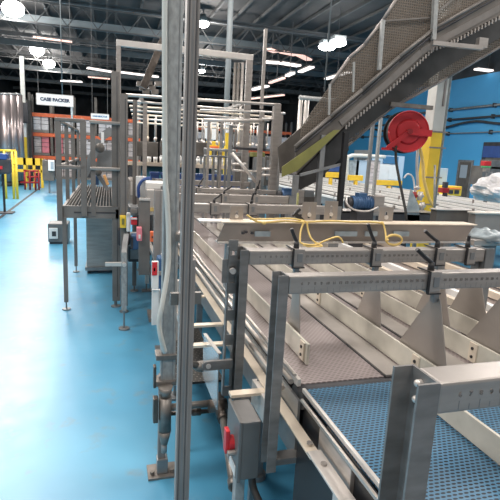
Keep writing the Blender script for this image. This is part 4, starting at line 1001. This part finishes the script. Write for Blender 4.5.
for k, (ya, yb, r, m_, lb) in enumerate(((111, 107, .06, 'steel_dark', 'upper dark pipe run along the blue wall'), (120.5, 119, .05, 'dark', 'second pipe run below upper pipe on blue wall'), (134, 137, .03, 'steel_dark', 'thin lowest pipe run on blue wall above roller door'))):
    a = onwall(444, ya); z = a.z; t = thing('wall_pipe', lb, 'pipe', (XW-.15, 26, z), 'pipes along the blue wall')
    B().cyl((XW-.12, 12, z), (XW-.12, 33, z), r, 10).build('pipe', m_, t, True)
    [B().b2((XW-.2, Y, z-.1), (XW-.002, Y+.05, z+.1)).build('pipe_hanger', 'dark', t) for Y in range(13, 33, 3)]
a = onwall(444, 126); pts = [(XW-.14, 14+k*1.2, a.z+.12*math.sin(k*1.5)) for k in range(16)]
tag(B().tube(pts, .06, 8, 3).build('sagging_cable', 'dark', None, True), 'thick wavy cable sagging along the blue wall', 'cable')
wthing('window_1', 'structure', [('window_frame', 436, 168, 447, 186, .06, 'white')])
wthing('door_3', 'structure', [('door_frame', 353, 150, 368, 190, .05, 'white'), ('door_leaf', 356, 155, 366, 190, .06, 'film_blue')])
# office-like white arch & machines behind conveyors
def farbox(name, label, cat, *boxes): return simple(name, label, cat, list(boxes))
ar = thing('machine_enclosure', 'grey enclosure with rounded pale tube arch under incline', 'machine', tuple(atY(358, 185, 16)))
B().tube([atY(347, 184, 15.9), atY(347, 160, 15.9), atY(350, 156.5, 15.9), atY(356, 155.5, 15.9), atY(385, 157, 15.9)], .07, 10).build('tube_arch', 'white_pipe', ar, True)
for x0, x1, m_ in ((350, 357, 'film_blue'), (357, 368, 'poster'), (368, 378, 'parcel')):
    a = atY(x0, 160, 16); c = atY(x1, 186, 16); B().b2((a.x, 16, 0), (c.x, 16.2, a.z)).build('panel', m_, ar)
farbox('machine_enclosure', 'grey blue machine cabinet with pale panels behind black hose', 'machine', ('cabinet', 'poster', 379, 155, 402, 182, 17, .5), ('upper_band', 'sign_blue', 384, 156, 398, 164, 16.95, .05), ('pale_panel', 'white', 378, 164, 388, 180, 16.9, .05), ('pale_panel', 'white', 389, 165, 397, 180, 16.9, .05))
farbox('yellow_barrier', 'yellow barrier under the incline between two legs', 'barrier', ('plate', 'yellow', 327, 172, 342, 178, 14, .1), ('rear_unit', 'blue', 331, 166, 342, 172, 14.3, .3), ('leg', 'yellow', 330, 178, 332, 187, 14, .1))
farbox('yellow_barrier', 'orange yellow barrier plate right of black conveyor leg', 'barrier', ('plate', 'yellow', 349, 175, 363, 181, 14, .1), ('leg', 'yellow', 355, 181, 357, 190, 14, .1))
farbox('yellow_barrier', 'yellow barrier plate behind the hanging black hose', 'barrier', ('plate', 'yellow', 378, 180, 402, 186, 13, .1), ('leg', 'yellow', 388, 186, 390, 194, 13, .1))
farbox('yellow_machine', 'yellow palletizer frame in front of blue wall door', 'machine', ('frame', 'yellow', 446, 186, 461, 196, 11.5, .4), ('frame_side', 'yellow', 438, 194, 449, 199, 11.3, .4), ('opening', 'dark', 449, 190, 453, 194, 11.48, .02), ('stripe', 'orange', 446, 188, 461, 189.5, 11.48, .02), ('opening', 'dark', 455, 190, 459, 194, 11.48, .02))
farbox('red_valve', 'dark red valve unit left of the yellow palletizer frame', 'valve', ('body', 'red_dark', 443, 188, 449, 193, 10.8, .2), ('stem', 'dark', 445, 182, 448, 188, 10.8, .1), ('stand', 'dark', 445, 193, 447, 200, 10.8, .1))
farbox('notice_board', 'pale notice board hung between conduit and blue wall', 'notice board', ('sheet', 'poster', 437, 168, 446, 185, 12, .03), ('stand', 'steel_dark', 441, 185, 442, 197, 12, .04))
farbox('signal_lamp', 'red green signal beacon in front of roller door', 'beacon', ('red_lens', 'red', 485, 161, 491, 166, 9, .12), ('green_lens', 'green', 485, 166, 491, 168, 9, .12), ('white_lens', 'steel', 486, 168, 490, 172, 9, .1), ('stand', 'steel_dark', 487.5, 172, 489, 200, 9, .05))
farbox('brown_unit', 'brown grey machine unit inside the roller door opening', 'machine', ('body', 'slab', 483, 166, 500, 186, 12.5, .5), ('top', 'slab', 492, 160, 510, 170, 12.5, .5))

# ================= LEFT BACKGROUND =================
# silver tanks
for k, (px, Y, r, lb) in enumerate(((3, 22, .26, 'shiny vertical silver tank at the left photo edge'), (10, 22.3, .26, 'shiny vertical silver tank, second from left edge'), (17, 22.8, .20, 'slimmer shiny silver tank left of the yellow column'))):
    p = atY(px, 95, Y); t = thing('storage_tank', lb, 'tank', (p.x, Y, 0), 'silver tanks behind yellow barrier')
    B().cyl((p.x, Y, .2), (p.x, Y, p.z), r, 24).build('shell', 'silver', t, True); B().cyl((p.x, Y, p.z), (p.x, Y, p.z+.06), r*1.03, 24, r*.9).build('domed_top', 'steel_dark', t, True)
    B().cyl((p.x, Y, 0), (p.x, Y, .2), r*.8, 20).build('skirt', 'dark', t, True)
# yellow column left
p = atZ(26, 178, 0); cY = p.y*.9; cX = atY(25, 150, cY).x
ycl = thing('painted_column', 'slim far column with yellow base standing near silver tanks', 'column', (cX, cY, 0))
zy = atY(24, 137, cY).z; zw = atY(24, 123, cY).z
B().b2((cX-.08, cY, 0), (cX+.08, cY+.16, zy)).build('yellow_base', 'yellow', ycl); B().b2((cX-.08, cY, zy), (cX+.08, cY+.16, zw)).build('white_band', 'white', ycl)
B().b2((cX-.09, cY, zw), (cX+.09, cY+.16, atY(21, 56, cY).z)).build('shaft', 'column_white', ycl); B().b2((cX-.22, cY-.12, zw+.0), (cX+.2, cY, zw+.9), .04).build('junction_boxes', 'dark', ycl)
# yellow barriers
yb = thing('yellow_barrier', 'wide yellow safety barrier with panel openings by far column', 'barrier', tuple(atZ(28, 183, 0)))
Yb = 21.5
a = atY(15, 159, Yb); c = atY(41.5, 159, Yb); zt_ = atY(28, 158, Yb).z; zl = atY(28, 165, Yb).z; zm = atY(28, 170, Yb).z
B().b2((a.x, Yb, zl), (c.x, Yb+.08, zt_)).build('top_panel', 'yellow', yb); B().b2((a.x, Yb, zm-.09), (c.x, Yb+.08, zm+.02)).build('mid_rail', 'yellow', yb)
for f in (0, .35, .7, 1): X = a.x+(c.x-a.x)*f; B().b2((X-.05, Yb, 0), (X+.05, Yb+.08, zt_)).build('post', 'yellow', yb)
yb = thing('yellow_handrail', 'near yellow tube handrail at the left photo edge', 'handrail', tuple(atY(8, 190, 17)))
for (p0, p1) in (((0, 150.5), (16, 151)), ((0, 163), (16, 164))): B().cyl(atY(*p0, 17), atY(*p1, 17), .04, 10).build('rail', 'yellow', yb, True)
for px in (4, 12, 15.5): p = atY(px, 151, 17); B().cyl((p.x, 17, 0), (p.x, 17, p.z), .04, 10).build('post', 'yellow', yb, True)
rs = thing('red_stand', 'low dark red tubular stand on floor before yellow barrier', 'stand', tuple(atZ(31, 183, 0)))
Ys = 20.5
for (p0, p1) in (((24, 171), (39, 171)), ((20, 182.5), (39, 182.5)), ((27, 177), (38, 177))): B().cyl(atY(*p0, Ys), atY(*p1, Ys), .035, 8).build('rail', 'red_dark', rs, True)
for px in (24.5, 29.5, 35, 38.5): p = atY(px, 171, Ys); B().cyl((p.x, Ys, 0), (p.x, Ys, p.z), .035, 8).build('post', 'red_dark', rs, True)
B().b2(atY(30, 172, Ys+.1), atY(34, 181, Ys+.3)).build('drum', 'dark', rs)
# dark console at left edge
dc = thing('console_stand', 'dark instrument console on thin post at left photo edge', 'console', (atY(3, 198, 13.5).x, 13.5, 0))
X = atY(2.5, 170, 13.5).x
B().b2((X-.02, 13.48, .03), (X+.03, 13.53, 1.05)).build('post', 'black', dc); B().b2((X-.22, 13.3, 0), (X+.22, 13.7, .03), .01).build('foot', 'dark', dc)
B().b2((X-.25, 13.3, 1.0), (X+.20, 13.65, 1.38), .05).build('console', 'dark', dc); B().b2((X-.25, 13.28, 1.36), (X+.14, 13.6, 1.5), .02).build('display_hood', 'blue', dc); B().b2((X-.05, 13.285, 1.12), (X+.04, 13.3, 1.2)).build('red_mark', 'red', dc)
# pallet racking
Yk = 27.5
rk = thing('pallet_rack', 'orange pallet racking with loads behind hanging sign', 'pallet rack', tuple(atZ(70, 178, 0)))
xs = [atY(px, 150, Yk).x for px in (31, 52, 74, 96, 116, 140)]
for X in xs:
    for dy in (0, 1.0): B().b2((X-.06, Yk+dy, 0), (X+.06, Yk+dy+.1, 4.3)).build('upright', 'slab', rk)
zr = [atY(60, py, Yk).z for py in (116, 135.5, 158)]
for z in zr:
    for dy in (0, 1.0): B().b2((xs[0], Yk+dy-.04, z-.1), (xs[-1], Yk+dy+.06, z+.08)).build('beam', 'orange', rk)
    B().b2((xs[0], Yk, z+.08), (xs[-1], Yk+1.0, z+.10)).build('shelf_deck', 'dark', rk)
n = 0
wh = [['leftmost', 'second', 'third', 'fourth', 'rightmost'], ]
for li, (zi, h_, mset) in enumerate(((zr[1]+.10, .95, ('parcel_white', 'parcel_white', 'parcel_white', 'parcel_white', 'parcel')), (zr[2]+.10, 1.0, ('parcel', 'pink', 'parcel', 'parcel_white', 'parcel')), (0.0, .85, ('dark', 'parcel', 'dark', 'parcel', 'dark')))):
    for k in range(5):
        X0, X1 = xs[k]+.12, xs[k+1]-.12; z = zi
        t = thing('pallet_load', '%s wrapped pallet load on the %s of the orange racking' % (wh[0][k], ('upper shelf', 'lower shelf', 'floor level')[li]), 'pallet load', ((X0+X1)/2, Yk+.5, z), 'pallet loads in the racking')
        B().b2((X0, Yk+.05, z), (X1, Yk+.95, z+.12)).build('pallet', 'pipe_brown', t)
        half = (X0+X1)/2
        B().b2((X0+.02, Yk+.06, z+.12), (half-.01, Yk+.94, z+h_), .05).build('stack', mset[k], t); B().b2((half+.01, Yk+.06, z+.12), (X1-.02, Yk+.94, z+h_*.97), .05).build('stack', mset[(k+1) % 5] if li == 1 else mset[k], t)
        b = B()
        for q in (.35, .6, .82): b.b2((X0+.01, Yk+.05, z+.12+(h_-.12)*q), (X1-.01, Yk+.06, z+.14+(h_-.12)*q))
        b.build('strapping', 'dark', t)
Yk2 = 30.5
rk2 = thing('pallet_rack', 'far orange racking behind the guard railing and portal frame', 'pallet rack', (atY(240, 170, Yk2).x, Yk2, 0))
xs2 = [atY(px, 150, Yk2).x for px in (192, 216, 240, 264, 290)]
for X in xs2:
    for dy in (0, 1.0): B().b2((X-.06, Yk2+dy, 0), (X+.06, Yk2+dy+.1, 4.0)).build('upright', 'slab', rk2)
zr2 = [atY(240, py, Yk2).z for py in (130, 151)]
for z in zr2:
    for dy in (0, 1.0): B().b2((xs2[0], Yk2+dy-.04, z-.08), (xs2[-1], Yk2+dy+.06, z+.07)).build('beam', 'orange', rk2)
for k in range(4):
    X0, X1 = xs2[k]+.12, xs2[k+1]-.12; z = zr2[1]+.08; lab = ('leftmost', 'second', 'third', 'rightmost')[k]
    t = thing('pallet_load', '%s wrapped load on the far orange racking behind guard railing' % lab, 'pallet load', ((X0+X1)/2, Yk2+.5, z), 'pallet loads in the far racking')
    B().b2((X0, Yk2+.05, z), (X1, Yk2+.95, z+.12)).build('pallet', 'pipe_brown', t); B().b2((X0+.05, Yk2+.06, z+.12), (X1-.05, Yk2+.94, z+.95), .06).build('stack', ('parcel_white', 'white', 'parcel', 'parcel_white')[k], t)
farbox('wall_panel', 'tall dark machine cabinet left of the racking', 'cabinet', ('body', 'belly', 33-6, 100, 33, 178, 26, .5), ('edge_strip', 'pipe_brown', 27, 100, 28, 178, 25.97, .03))
farbox('control_cabinet', 'grey cabinet with white framed screen below racking', 'cabinet', ('body', 'slab', 42, 160, 54, 181, 19, .5), ('screen_frame', 'white', 48, 160, 54.5, 171, 18.9, .1), ('screen', 'screen', 50.5, 161.5, 53.5, 169, 18.88, .02))
farbox('fire_post', 'pale green thin upright behind the hanging sign', 'post', ('post', 'film_blue', 70.5, 101, 73, 120, 20, .1))
# slim pipes hanging left
for px, yt, yb_, Y, lb in ((61, 40, 95, 14, 'thin wire hanger above left side of platform'),):
    p = atY(px, yt, Y); q = atY(px+1.5, yb_, Y); tag(B().cyl((p.x, Y, q.z), (p.x, Y, 7.4), .07 if Y == 20 else .012, 8).build('drop_pipe', 'joist_light', None, True), lb, 'pipe')
# signs
def sign(px, py, wpx, hpx, Y, s, size, label, ink):
    k = Y/FPX*1.03; c0 = atY(px, py, Y); w2 = wpx*k/2; h2 = hpx*k/2
    t = thing('hanging_sign', label, 'sign', (c0.x, Y, c0.z-h2))
    x0, x1, z0, z1 = c0.x-w2, c0.x+w2, c0.z-h2, c0.z+h2
    B().b2((x0, Y, z0), (x1, Y+.03, z1), .005).build('board', 'sign_white', t)
    b = B(); e = .010*Y/12
    b.b2((x0, Y-.004, z1-e), (x1, Y, z1)); b.b2((x0, Y-.004, z0), (x1, Y, z0+e)); b.b2((x0, Y-.004, z0), (x0+e, Y, z1)); b.b2((x1-e, Y-.004, z0), (x1, Y, z1)); b.build('border', 'steel', t)
    text_mesh('lettering', s, size, ink, t, (c0.x, Y-.006, c0.z), bold=size*.05)
    for X in (x0+.05, x1-.05): B().cyl((X, Y+.015, z1), (X, Y+.015, 7.6), .006, 6).build('hanger_wire', 'joist', t)
sign(55, 100, 30.5, 10, 12, 'CASE PACKER', .098, 'white hanging sign reading CASE PACKER', 'sign_ink')
sign(100, 116.5, 16, 5.2, 16, 'CASE ERECTOR', .062, 'small white hanging sign with blue lettering near platform top', 'sign_blue')
print('objects', len(bpy.data.objects))
